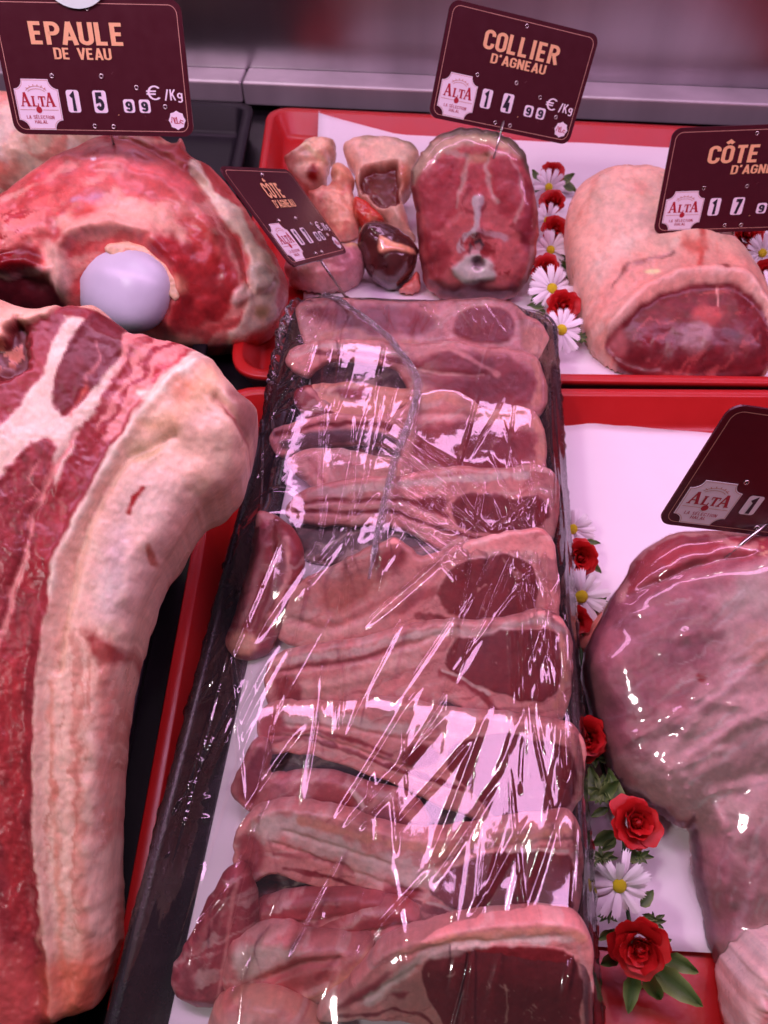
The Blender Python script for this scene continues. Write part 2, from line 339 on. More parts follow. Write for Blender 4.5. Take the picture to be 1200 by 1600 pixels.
qb = [lf1, np.array(ext(lf1, rf, .50)), np.array([.55, -.14]), lf1+dirl*(-.14-lf1[1])]
t_front = tray('red_tray', qb, red_prof(.0006, RIM, .009, .012), .03, M_RED)
tag(t_front, 'red plastic tray in front, under the wrapped chops and the leg', 'tray', 'red display trays')
qc = [np.array([-.80, .90]), qa[0]+np.array([-.006, -.002]), np.array([-.139, .0]), np.array([-.80, -.02])]
qc[2] = lf1+dirl*(-.14-lf1[1])+np.array([-.012, 0]); qc[3] = np.array([-.80, qc[2][1]])
qc[1] = np.array([lf1[0]-.010+(qc[1][1]-lf1[1])*dirl[0]-.012, qa[0][1]-.002])
t_left = tray('black_tray', qc, red_prof(.0006, .034, .012, .010), .02, M_BPLAS)
tag(t_left, 'shallow black tray under the veal shoulder and the beef ribs', 'tray')

def sheet(name, c4, mat, n=40, amp=.0008, seed=3, lift=None):
    c4 = [np.array(c) for c in c4]; V = []; Fc = []
    for i in range(n+1):
        for j in range(n+1):
            u, v = j/n, i/n
            p = (c4[0]*(1-u)+c4[1]*u)*(1-v)+(c4[3]*(1-u)+c4[2]*u)*v
            p = p+np.array([0, 0, amp*float(fbm(u*5, v*5, seed, 3)+.5)])
            if lift: p[2] += lift(u, v)
            V.append(p)
    for i in range(n):
        for j in range(n): Fc.append((i*(n+1)+j, (i+1)*(n+1)+j, (i+1)*(n+1)+j+1, i*(n+1)+j+1))
    o = new_mesh(name, V, Fc, mat); md = o.modifiers.new('thick', 'SOLIDIFY'); md.thickness = .0003; md.offset = 1
    return o
p1 = sheet('liner_paper', [P(500, 205, .0062), P(1290, 246, .0062), P(1290, 604, .0062), P(462, 590, .0062)], M_PAPER, seed=3, amp=.002, lift=lambda u, v: .018*max(0, 1-u/.16)*max(0, 1-v/.25)+.006*max(0, 1-v/.1))
tag(p1, 'white liner paper with a curled corner in the back red tray', 'paper')
p2 = sheet('liner_paper', [P(840, 652, .0062), P(1290, 696, .0062), P(1290, 1500, .0062), P(840, 1474, .0062)], M_PAPER, seed=8, amp=.0022)
tag(p2, 'white liner paper under the wrapped leg in the front red tray', 'paper')

# the long black tray of chops, its pad
TQ = [(-.1242, .5105), (.0955, .5125), (.0955, -.10), (-.1242, -.10)]
TZ0, TZ1, TFL = .0315, .058, .0355
chop_tray = empty('meat_tray', (-.0143, .2, TZ0))
tag(chop_tray, 'long black foam tray of lamb chops wrapped in wrinkled cling film', 'tray')
tb = tray('tray_body', TQ, [(.017, TZ0), (.001, TZ1-.004), (0, TZ1-.003), (.0005, TZ1-.0005), (.0015, TZ1), (.0045, TZ1), (.0055, TZ1-.001), (.0205, TFL+.001), (.022, TFL)], .028, simple('black_foam', (.007, .006, .009), .26, var=.25, vs=160, bump=.22, bs=900))
adopt(tb, chop_tray)
pq = inset_quad(TQ, .0225)
pd = tray('absorbent_pad', pq, [(0.0004, TFL+.0003), (0, TFL+.0012), (.0006, TFL+.0018)], .008, M_PAPER)
adopt(pd, chop_tray)
PADZ = TFL+.0022
# ------------------------------------------------------------------ lamb chops in the long tray
Z1 = lambda p: zz(400, 440, 2.4, p)
Z2 = lambda p: zz(340, 690, 2.069, p)
Z3 = lambda p: zz(340, 940, 2.069, p)
Z4 = lambda p: zz(260, 1240, 1.765, p)
MUS, MUSD, MUSL = C(150, 54, 64), C(146, 58, 64), C(168, 72, 80)
FAT, FATP, FATO, SILV = C(248, 210, 202), C(226, 162, 160), C(234, 172, 156), C(236, 184, 178)
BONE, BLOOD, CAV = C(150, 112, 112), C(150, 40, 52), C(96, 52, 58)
CH_GROUP = 'lamb chops lying shingled in the long tray'
def chop(name, outline, label, layers, bumps=(), ay=None, T=.0060, R=7, tilt=38, seed=1, base=FATP, back=.011, az=PADZ+.0015, rough=.4, parent=None, **kw):
    ol = np.asarray(outline, float); i = ol[:, 1].argmax()
    layers = [('n', C(170, 78, 84), {'sx': 60, 'sy': 7, 'th': .18, 'ts': .3, 'op': .4, 'k': 81}), ('n', FAT, {'sx': 60, 'sy': 12, 'th': .1, 'op': .45, 'k': 85})]+list(layers)
    kw.setdefault('rv', .35); kw.setdefault('edge', 3.5); kw.setdefault('warpk', .85); kw.setdefault('grain', .7); kw['cell'] = 1.9
    bumps = [(b[0], b[1], b[2]*.55, b[3]) for b in bumps]
    if name == 'lamb_chop':
        x0_, x1_ = ol[:, 0].min(), ol[:, 0].max(); ym_ = (ol[:, 1].min()+ol[:, 1].max())/2
        outline = [(a, b+(15 if (a > x0_+.5*(x1_-x0_) and b > ym_) else 0)) for a, b in ol]
    an = (ol[i, 0], ay or ol[i, 1]+4)
    base = np.asarray(base)*DK; layers = [(l[0], np.asarray(l[1])*DK, l[2]) if l[0] == 'n' else (l[0], l[1], np.asarray(l[2])*DK, l[3]) for l in layers]
    kw.setdefault('grow', 7.)
    o = meat(name, outline, an, az, tilt, T, R, back, PADZ, base, layers, bumps, seed=seed, rough_mm=rough, nf=30., mat=kw.pop('mat', M_WRAP), **kw)
    if parent: adopt(o, parent)
    else: tag(o, label, 'lamb chop', CH_GROUP)
    return o
DK = np.array([.94, .76, .81])
def marb(k, poly): return ('n', SILV, {'sx': 9, 'sy': 14, 'th': .42, 'ts': .25, 'k': k, 'op': .6, 'in': poly})

# farthest chop
e = Z1([(735, 175), (775, 112), (880, 95), (950, 120), (972, 190), (930, 238), (830, 232), (750, 212)])
cB = chop('lamb_chop', Z1([(165, 80), (300, 78), (450, 88), (600, 92), (750, 86), (880, 80), (965, 92), (1010, 150), (1060, 158), (1108, 215), (1100, 258), (1030, 285), (980, 300), (860, 300), (750, 280), (600, 275), (540, 285), (450, 290), (340, 280), (250, 270), (200, 260), (165, 160)]),
  'farthest lamb chop in the wrapped tray, pale lobe at its right end', [
  ('p', Z1([(170, 90), (560, 100), (620, 140), (540, 200), (350, 180), (180, 150)]), MUS, {'soft': 9, 'warp': 12, 'str': (26, 8, .3)}),
  ('p', Z1([(520, 120), (620, 110), (700, 160), (600, 215), (530, 190)]), MUSL, {'soft': 8, 'warp': 9}),
  ('p', e, MUS, {'soft': 4, 'warp': 5, 'h': .0008}), marb(3, e), ('p', Z1([(990, 160), (1105, 200), (1105, 280), (1000, 275)]), FATO, {'soft': 6}),
  ('l', Z1([(230, 215), (340, 190), (450, 225), (600, 230)]), FATO, {'w': 9, 'soft': 7}),
  ('e', None, FATP, {'w': 3, 'soft': 5})],
  [('l', Z1([(620, 110), (600, 230)]), -.002, 6), ('l', Z1([(975, 110), (990, 270)]), -.002, 6)], seed=3)
e = Z1([(640, 285), (720, 260), (830, 280), (900, 300), (880, 345), (760, 360), (670, 340)])
cC = chop('lamb_chop', Z1([(120, 285), (170, 255), (240, 235), (340, 232), (450, 242), (560, 248), (640, 243), (760, 236), (850, 262), (960, 265), (1050, 295), (1078, 380), (1065, 460), (980, 500), (900, 520), (830, 510), (740, 480), (640, 460), (590, 420), (560, 335), (480, 303), (380, 290), (300, 282), (230, 300), (190, 350), (150, 330)]),
  'lamb chop second from the far end, with a long thin rib strip', [
  ('p', Z1([(560, 262), (1060, 300), (1070, 450), (900, 490), (640, 430)]), MUSL, {'soft': 9, 'warp': 11}),
  ('p', e, MUS, {'soft': 5, 'warp': 6}), ('p', Z1([(680, 380), (800, 365), (1000, 330), (1040, 400), (900, 440), (700, 430)]), MUS, {'soft': 8, 'warp': 8}),
  ('l', Z1([(580, 262), (700, 250), (800, 290), (900, 350)]), FATP, {'w': 7, 'soft': 5}), ('l', Z1([(560, 330), (700, 350), (850, 350)]), SILV, {'w': 4, 'soft': 4}),
  ('l', Z1([(140, 285), (260, 246), (440, 262), (560, 275)]), FAT, {'w': 7, 'soft': 5}), ('l', Z1([(230, 275), (400, 276), (560, 310)]), MUS, {'w': 7, 'soft': 4}),
  ('l', Z1([(1040, 300), (1065, 380), (1050, 455)]), FATO, {'w': 12, 'soft': 8})],
  [('l', Z1([(560, 330), (700, 352), (860, 352)]), -.0018, 4)], seed=5)
pC = chop('flank', Z1([(200, 402), (250, 400), (370, 392), (440, 402), (500, 420), (600, 412), (640, 440), (610, 500), (560, 545), (460, 548), (360, 535), (290, 505), (230, 450)]), None, [
  ('p', Z1([(260, 410), (440, 400), (440, 440), (340, 455)]), MUSL, {'soft': 5, 'warp': 8, 'str': (5, 14, .3)}), ('p', Z1([(500, 480), (580, 455), (620, 470), (570, 520), (510, 510)]), MUS, {'soft': 4}),
  ('l', Z1([(240, 440), (360, 500), (560, 510)]), FATO, {'w': 16, 'soft': 9})], seed=6, T=.006, R=12, base=FATO, parent=cC)
sC = chop('rib_and_gap_shade', Z1([(150, 425), (200, 398), (240, 420), (300, 480), (370, 520), (330, 545), (240, 530), (180, 500)]), None, [('l', Z1([(200, 410), (260, 470), (350, 520)]), FATP, {'w': 7, 'soft': 5})], seed=7, T=.005, R=10, base=MUS, parent=cC)
e = Z1([(700, 560), (760, 530), (880, 540), (960, 570), (980, 640), (900, 690), (780, 690), (710, 640)])
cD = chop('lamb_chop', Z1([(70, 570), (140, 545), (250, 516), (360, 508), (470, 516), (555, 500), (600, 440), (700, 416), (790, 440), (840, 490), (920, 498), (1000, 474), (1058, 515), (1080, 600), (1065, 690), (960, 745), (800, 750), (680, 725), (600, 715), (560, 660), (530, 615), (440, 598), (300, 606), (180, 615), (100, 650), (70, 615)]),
  'lamb chop third from the far end, orange fat curling over its top', [
  ('p', Z1([(600, 520), (1040, 540), (1050, 690), (800, 720), (600, 680)]), MUSL, {'soft': 9, 'warp': 11}), ('p', e, MUS, {'soft': 6, 'warp': 7}), marb(6, e),
  ('l', Z1([(600, 450), (700, 430), (790, 460), (840, 512), (1000, 492)]), FATO, {'w': 15, 'soft': 8}),
  ('l', Z1([(80, 570), (250, 530), (450, 535), (560, 560)]), MUS, {'w': 11, 'soft': 6}), ('l', Z1([(80, 560), (250, 518), (460, 522)]), FATP, {'w': 5, 'soft': 4}),
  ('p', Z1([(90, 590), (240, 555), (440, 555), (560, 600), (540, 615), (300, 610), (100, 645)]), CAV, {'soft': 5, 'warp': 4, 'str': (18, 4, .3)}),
  ('l', Z1([(1050, 520), (1070, 600), (1050, 690)]), FATO, {'w': 14, 'soft': 8})],
  [('l', Z1([(620, 500), (760, 500), (840, 525)]), -.0025, 6), ('l', Z1([(80, 582), (250, 545), (450, 548), (560, 590)]), -.003, 8)], seed=9)
rD = chop('rib_and_gap_shade', Z1([(85, 610), (240, 590), (440, 592), (560, 625), (560, 680), (440, 690), (300, 665), (180, 660), (95, 665)]), None, [('n', C(96, 62, 64), {'sx': 40, 'sy': 8, 'th': .0, 'op': .6})], seed=10, T=.004, R=18, base=C(134, 84, 88), parent=cD)
rC = chop('rib_and_gap_shade', Z1([(210, 300), (400, 270), (560, 310), (620, 410), (580, 450), (440, 440), (230, 430)]), None, [('n', C(84, 48, 54), {'sx': 40, 'sy': 9, 'th': .0, 'op': .6})], seed=8, T=.003, R=14, base=C(112, 66, 72), tilt=12, az=PADZ, parent=cC)  # dark under-piece: shade of the gap between chops put into its colour
# lobe and fourth chop
e = Z2([(755, 195), (800, 165), (880, 168), (950, 185), (1040, 175), (1068, 225), (1040, 290), (900, 305), (800, 285), (758, 240)])
cE = chop('lamb_chop', Z2([(225, 218), (280, 168), (360, 148), (480, 124), (600, 128), (700, 100), (800, 92), (900, 104), (1000, 86), (1082, 98), (1095, 180), (1080, 270), (1040, 330), (900, 350), (800, 372), (740, 330), (640, 285), (540, 258), (420, 262), (300, 258), (240, 240)]),
  'lamb chop fourth from the far end, layered fat crossing under the seam', [
  ('p', e, MUSD, {'soft': 2.2, 'warp': 10}), marb(8, e), ('p', Z2([(640, 190), (720, 165), (750, 200), (720, 235), (650, 225)]), MUS, {'soft': 5}),
  ('l', Z2([(260, 200), (420, 190), (600, 185), (740, 240)]), MUSL, {'w': 7, 'soft': 4}), ('l', Z2([(260, 225), (420, 228), (560, 225), (740, 285), (900, 330)]), MUS, {'w': 7, 'soft': 5}),
  ('l', Z2([(300, 170), (500, 150), (700, 125), (1000, 110)]), FAT, {'w': 11, 'soft': 7}), ('l', Z2([(280, 212), (420, 208), (600, 208), (740, 262)]), SILV, {'w': 4, 'soft': 3})],
  [('l', Z2([(260, 200), (420, 190), (600, 188), (740, 240)]), -.002, 4), ('l', Z2([(260, 228), (420, 230), (560, 228), (740, 290)]), -.002, 4), ('p', e, .001, 5)], seed=12)
pE = chop('flank', Z2([(225, 60), (300, 36), (380, 31), (450, 46), (520, 66), (610, 60), (625, 110), (560, 150), (450, 158), (350, 165), (310, 135), (265, 95)]), None, [
  ('l', Z2([(300, 60), (350, 130)]), MUSL, {'w': 5, 'soft': 6, 'op': .6}), ('l', Z2([(400, 50), (440, 75), (600, 75)]), FATP, {'w': 7, 'soft': 5}), ('n', FATP, {'sx': 10, 'sy': 22, 'th': 0, 'ts': .3, 'op': .6})],
  [('l', Z2([(320, 45), (360, 140)]), .0015, 4), ('l', Z2([(350, 45), (390, 130)]), -.0015, 4), ('l', Z2([(400, 50), (450, 80), (590, 90)]), .002, 6)], seed=13, T=.008, R=16, base=SILV, parent=cE)
rE = chop('rib_and_gap_shade', Z2([(240, 262), (420, 258), (540, 270), (640, 295), (740, 340), (790, 380), (720, 440), (600, 430), (480, 400), (380, 390), (270, 370)]), None, [('n', C(82, 52, 56), {'sx': 40, 'sy': 9, 'th': .0, 'op': .6})], seed=14, T=.003, R=14, base=C(112, 72, 76), tilt=12, az=PADZ, parent=cE)  # dark filler below the chop, gap shade put into its colour
# left standing rib end
lF = chop('lamb_rib_end', Z2([(15, 645), (60, 600), (95, 480), (122, 380), (138, 232), (160, 238), (205, 262), (250, 310), (272, 385), (255, 450), (215, 540), (170, 660), (125, 695), (60, 692), (20, 668)]),
  None, [('p', Z2([(140, 250), (180, 270), (150, 450), (90, 600), (60, 610)]), C(178, 102, 116), {'soft': 6}), ('l', Z2([(190, 270), (215, 400), (160, 560), (110, 660)]), MUS, {'w': 17, 'soft': 9}),
  ('l', Z2([(230, 320), (240, 420), (180, 590)]), FATP, {'w': 8, 'soft': 6}), ('p', Z2([(20, 645), (70, 605), (140, 620), (130, 685), (60, 690)]), FATO, {'soft': 6})],
  [('l', Z2([(180, 260), (190, 400), (120, 600)]), -.003, 6)], seed=15, T=.009, R=22, base=MUSL, tilt=30)
tag(lF, 'upright strip of rib and flank at the left side of the wrapped tray', 'lamb chop', CH_GROUP)
e = Z2([(715, 475), (757, 412), (830, 368), (920, 358), (1005, 385), (1035, 450), (1022, 545), (960, 582), (860, 580), (760, 555), (722, 522)])
cF = chop('lamb_chop', Z2([(185, 560), (215, 505), (280, 462), (400, 402), (470, 365), (540, 335), (575, 322), (622, 352), (645, 388), (700, 380), (800, 335), (900, 312), (1000, 292), (1068, 302), (1090, 400), (1095, 500), (1075, 585), (960, 625), (860, 632), (760, 622), (650, 602), (560, 600), (480, 622), (400, 655), (300, 662), (225, 640), (188, 605)]),
  'lamb chop with a dark round eye and wide pale flank, fifth from the far end', [
  ('p', e, MUSD, {'soft': 2, 'warp': 10, 'h': .0006}), marb(11, e), ('l', Z2([(650, 560), (760, 575), (900, 600), (1050, 590)]), MUS, {'w': 12, 'soft': 6, 'str': (20, 4, .3)}),
  ('p', Z2([(330, 480), (480, 420), (560, 440), (470, 540), (330, 560)]), C(204, 128, 120), {'soft': 12, 'warp': 12}), ('p', Z2([(480, 380), (575, 330), (630, 370), (560, 440)]), MUSL, {'soft': 9}),
  ('l', Z2([(600, 500), (680, 430), (800, 355), (1000, 312)]), FATP, {'w': 14, 'soft': 8}), ('l', Z2([(230, 600), (330, 625), (470, 590), (600, 520)]), SILV, {'w': 15, 'soft': 8}), ('l', Z2([(540, 560), (640, 500), (710, 480)]), MUSL, {'w': 16, 'soft': 10, 'op': .7})],
  [('l', Z2([(240, 575), (350, 600), (470, 565), (610, 480), (700, 410)]), -.003, 7), ('p', Z2([(320, 470), (480, 410), (560, 430), (470, 530), (330, 560)]), -.0025, 9)], seed=17)
e = Z3([(735, 135), (830, 92), (960, 86), (1080, 72), (1117, 140), (1117, 240), (1060, 312), (960, 305), (880, 282), (800, 243), (738, 205)])
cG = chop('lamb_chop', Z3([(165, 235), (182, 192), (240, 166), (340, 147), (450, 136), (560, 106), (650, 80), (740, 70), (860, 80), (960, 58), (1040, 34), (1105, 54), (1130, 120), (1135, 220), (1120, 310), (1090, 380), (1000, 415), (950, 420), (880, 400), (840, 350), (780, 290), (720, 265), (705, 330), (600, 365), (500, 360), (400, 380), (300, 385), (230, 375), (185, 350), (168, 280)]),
  'lamb chop with a pink glare patch over its flank, sixth from the far end', [
  ('p', e, MUSD, {'soft': 2, 'warp': 10, 'h': .0006}), marb(14, e), ('l', Z3([(725, 225), (800, 255), (870, 305), (910, 375), (1000, 380)]), MUSL, {'w': 12, 'soft': 6}), ('l', Z3([(725, 215), (800, 243), (880, 290)]), FAT, {'w': 5, 'soft': 4}),
  ('l', Z3([(200, 215), (330, 195), (450, 185), (560, 150)]), C(190, 108, 116), {'w': 10, 'soft': 8}), ('p', Z3([(180, 240), (220, 220), (300, 260), (280, 330), (200, 320)]), MUSL, {'soft': 8}),
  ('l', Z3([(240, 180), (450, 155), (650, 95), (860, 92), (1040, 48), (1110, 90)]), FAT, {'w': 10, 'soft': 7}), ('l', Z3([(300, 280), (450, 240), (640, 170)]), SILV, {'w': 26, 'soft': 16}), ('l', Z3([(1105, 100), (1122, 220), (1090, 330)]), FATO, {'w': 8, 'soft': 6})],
  [('l', Z3([(200, 220), (330, 200), (450, 190), (580, 145), (720, 100)]), -.0025, 5), ('l', Z3([(260, 280), (420, 250), (600, 200)]), .002, 9)], seed=19)
e = Z3([(745, 455), (838, 412), (960, 420), (1080, 438), (1143, 470), (1153, 560), (1133, 665), (1000, 695), (900, 695), (850, 625), (780, 565), (740, 525)])
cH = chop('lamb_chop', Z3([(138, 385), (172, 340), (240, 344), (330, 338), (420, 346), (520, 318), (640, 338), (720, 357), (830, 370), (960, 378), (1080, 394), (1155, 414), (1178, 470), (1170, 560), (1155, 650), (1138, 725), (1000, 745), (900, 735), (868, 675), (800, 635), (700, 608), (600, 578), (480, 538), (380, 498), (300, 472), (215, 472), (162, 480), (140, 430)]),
  'lamb chop with a long ribbon of layered fat above a dark rib hollow', [
  ('p', e, MUSD, {'soft': 2.2, 'warp': 10}), marb(17, e), ('p', Z3([(580, 485), (635, 445), (700, 458), (722, 500), (665, 532), (602, 515)]), MUS, {'soft': 5}),
  ('l', Z3([(160, 440), (280, 425), (390, 455), (500, 500), (650, 550), (790, 595)]), MUS, {'w': 9, 'soft': 4}), ('l', Z3([(180, 400), (330, 405), (450, 440), (560, 480)]), MUSL, {'w': 7, 'soft': 5}),
  ('l', Z3([(200, 372), (420, 372), (560, 400), (760, 410)]), FAT, {'w': 15, 'soft': 9}), ('l', Z3([(300, 440), (450, 490), (640, 560), (780, 605)]), SILV, {'w': 4, 'soft': 3}), ('l', Z3([(560, 440), (740, 400), (1000, 395), (1140, 425)]), FATP, {'w': 12, 'soft': 7}),
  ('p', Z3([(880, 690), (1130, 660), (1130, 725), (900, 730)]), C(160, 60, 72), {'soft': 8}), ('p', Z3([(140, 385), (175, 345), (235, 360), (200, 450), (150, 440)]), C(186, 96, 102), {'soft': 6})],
  [('l', Z3([(180, 425), (330, 425), (480, 475), (640, 535)]), -.002, 3.5), ('l', Z3([(230, 390), (420, 395), (560, 430), (700, 440)]), -.0015, 4), ('p', e, -.0006, 5)], seed=21)
rH = chop('rib_and_gap_shade', Z3([(145, 585), (195, 470), (330, 470), (480, 530), (640, 580), (790, 620), (890, 690), (880, 770), (740, 760), (600, 680), (450, 640), (300, 615), (170, 605)]), None, [('n', C(84, 58, 58), {'sx': 60, 'sy': 10, 'th': -.05, 'op': .7})], seed=22, T=.003, R=16, base=C(112, 80, 82), tilt=12, az=PADZ, parent=cH)  # rib underneath, its colour darkened to stand for the shaded gap
fH = chop('flank', Z3([(55, 610), (90, 530), (132, 440), (165, 470), (150, 565), (180, 575), (280, 562), (380, 570), (450, 596), (560, 616), (650, 650), (690, 740), (500, 780), (400, 760), (200, 720), (130, 670), (70, 632)]), None, [
  ('p', Z3([(60, 600), (135, 450), (165, 480), (145, 600), (120, 650)]), C(150, 66, 80), {'soft': 6}), ('p', Z3([(300, 575), (430, 590), (460, 660), (420, 720), (330, 690)]), C(182, 84, 84), {'soft': 10, 'warp': 10}), ('l', Z3([(440, 600), (475, 650), (460, 720)]), FAT, {'w': 6, 'soft': 4}), ('p', Z3([(500, 630), (640, 660), (670, 740), (520, 740)]), C(176, 100, 108), {'soft': 8}), ('l', Z3([(560, 640), (640, 680)]), FATP, {'w': 12, 'soft': 8})],
  [('l', Z3([(440, 600), (480, 660), (460, 730)]), .002, 4), ('l', Z3([(190, 590), (180, 680)]), -.002, 6)], seed=23, T=.006, R=14, base=C(196, 128, 132), parent=cH)
e = Z4([(718, 242), (758, 197), (860, 152), (950, 136), (1050, 146), (1117, 140), (1122, 222), (1108, 335), (1000, 360), (900, 365), (848, 325), (780, 293), (733, 272)])
cI = chop('lamb_chop', Z4([(200, 110), (236, 60), (300, 34), (380, 41), (480, 56), (560, 90), (650, 115), (750, 120), (850, 104), (950, 84), (1050, 79), (1114, 60), (1134, 110), (1136, 200), (1124, 290), (1118, 365), (1000, 385), (900, 385), (850, 375), (802, 385), (755, 338), (720, 312), (660, 318), (600, 290), (540, 270), (470, 255), (400, 230), (330, 200), (280, 203), (250, 228), (213, 232), (198, 185)]),
  'lamb chop second from the front, wide white fat band and dark eye', [
  ('p', e, MUSD, {'soft': 1.8, 'warp': 10, 'h': .0006}), marb(23, e), ('p', Z4([(205, 120), (240, 80), (270, 110), (285, 180), (240, 215), (210, 210)]), C(182, 92, 100), {'soft': 6}),
  ('l', Z4([(280, 70), (420, 110), (560, 180), (720, 220)]), FAT, {'w': 38, 'soft': 18}), ('l', Z4([(380, 60), (560, 110), (750, 145), (900, 115), (1110, 85)]), FATO, {'w': 13, 'soft': 8}),
  ('l', Z4([(330, 190), (460, 215), (540, 245), (620, 262), (700, 282)]), MUS, {'w': 6, 'soft': 3.5}), ('l', Z4([(300, 150), (430, 160), (520, 200)]), C(196, 120, 124), {'w': 7, 'soft': 5}), ('p', Z4([(590, 240), (640, 232), (715, 245), (700, 275), (620, 268)]), C(168, 80, 88), {'soft': 4}),
  ('l', Z4([(710, 292), (760, 310), (840, 365)]), MUS, {'w': 10, 'soft': 4}), ('l', Z4([(716, 280), (780, 300), (850, 345)]), FAT, {'w': 4, 'soft': 3}), ('l', Z4([(940, 140), (1100, 140)]), FAT, {'w': 5, 'soft': 4})],
  [('l', Z4([(300, 120), (460, 175), (600, 230), (700, 255)]), -.0016, 3.5), ('l', Z4([(330, 90), (480, 135), (620, 185)]), -.0016, 4), ('l', Z4([(700, 215), (770, 175), (900, 130), (1110, 112)]), -.0012, 5)], seed=25, cell=2.3)
rI = chop('rib_and_gap_shade', Z4([(205, 225), (330, 190), (460, 235), (600, 280), (700, 300), (800, 360), (740, 400), (560, 330), (300, 330), (215, 315)]), None, [('n', C(128, 66, 72), {'sx': 30, 'sy': 12, 'th': .1, 'op': .6})], seed=26, T=.003, R=14, base=C(84, 46, 52), tilt=12, az=PADZ, parent=cI)  # dark filler, coloured as the shade of the hollow under the chop
# folded flank pieces in front of it
fJ = chop('lamb_flank_piece', Z4([(22, 495), (58, 430), (92, 365), (148, 250), (200, 185), (222, 235), (250, 300), (230, 400), (185, 520), (150, 575), (80, 570), (35, 540)]), None, [('n', C(196, 108, 116), {'sx': 14, 'sy': 22, 'th': .05, 'op': .7}), ('l', Z4([(205, 230), (180, 400), (150, 540)]), FATP, {'w': 5, 'soft': 4, 'op': .7}), ('p', Z4([(25, 490), (70, 450), (110, 520), (80, 565)]), C(150, 62, 76), {'soft': 9})], [('l', Z4([(190, 240), (150, 400), (110, 540)]), .004, 14)], seed=27, T=.008, R=22, base=C(162, 76, 88), tilt=24)
tag(fJ, 'dark red flap of flank meat hanging out at lower left of the tray', 'lamb flank', 'folded lamb flank pieces')
sJ = chop('lamb_flank_piece', Z4([(222, 318), (330, 286), (480, 270), (595, 284), (605, 312), (530, 350), (400, 392), (300, 402), (228, 380)]), None, [('l', Z4([(240, 370), (400, 350), (560, 310)]), FATP, {'w': 7, 'soft': 6}), ('l', Z4([(300, 320), (450, 295), (570, 295)]), C(186, 90, 96), {'w': 14, 'soft': 8})], [('l', Z4([(240, 350), (400, 330), (570, 305)]), -.002, 5)], seed=28, T=.007, R=14, base=C(186, 102, 108), cell=2.3)
tag(sJ, 'thin red strip of flank lying just below the dark hollow', 'lamb flank', 'folded lamb flank pieces')
uJ = chop('lamb_flank_piece', Z4([(350, 400), (470, 345), (560, 306), (640, 300), (694, 328), (692, 364), (610, 400), (520, 425), (400, 440)]), None, [('l', Z4([(400, 390), (560, 340), (650, 320)]), C(176, 84, 90), {'w': 17, 'soft': 9}), ('l', Z4([(500, 405), (600, 375), (680, 345)]), FAT, {'w': 9, 'soft': 6})], [('l', Z4([(420, 405), (560, 360), (680, 335)]), -.0022, 4)], seed=29, T=.008, R=14, base=C(196, 112, 114), cell=2.3)
tag(uJ, 'red strip of flank with a pale rounded tip pointing right', 'lamb flank', 'folded lamb flank pieces')
vJ = chop('lamb_flank_piece', Z4([(160, 520), (176, 440), (205, 388), (330, 368), (372, 390), (470, 404), (560, 402), (572, 440), (505, 500), (440, 550), (340, 575), (230, 565)]), None, [('p', Z4([(180, 430), (220, 390), (360, 390), (340, 430), (220, 480)]), FAT, {'soft': 9, 'warp': 10}), ('p', Z4([(280, 470), (380, 420), (470, 425), (440, 490), (300, 530)]), C(192, 104, 104), {'soft': 11, 'warp': 11}), ('l', Z4([(200, 530), (340, 550), (450, 510), (560, 425)]), FATO, {'w': 16, 'soft': 10}), ('l', Z4([(420, 470), (480, 420)]), BLOOD, {'w': 6, 'soft': 7, 'op': .6})], [('l', Z4([(270, 480), (380, 440), (480, 425)]), -.005, 8), ('l', Z4([(220, 520), (340, 540), (450, 500)]), .003, 9)], seed=30, T=.010, R=20, base=C(214, 142, 142), cell=2.3)
tag(vJ, 'puckered pink and white flank fold at lower left of the tray', 'lamb flank', 'folded lamb flank pieces')
wJ = chop('lamb_flank_piece', Z4([(112, 700), (140, 580), (170, 556), (240, 541), (350, 566), (430, 618), (500, 700), (420, 760), (130, 760)]), None, [('n', FATO, {'sx': 40, 'sy': 30, 'th': -.1, 'op': .8}), ('l', Z4([(150, 600), (230, 570), (380, 610)]), FATP, {'w': 16, 'soft': 12})], seed=31, T=.012, R=34, base=C(218, 140, 134))
tag(wJ, 'smooth salmon pink lobe cut off by the bottom of the picture', 'lamb flank', 'folded lamb flank pieces')
e = Z4([(703, 452), (738, 408), (900, 392), (1080, 400), (1122, 432), (1143, 500), (1130, 600), (1120, 730), (820, 750), (780, 640), (735, 560), (710, 510)])
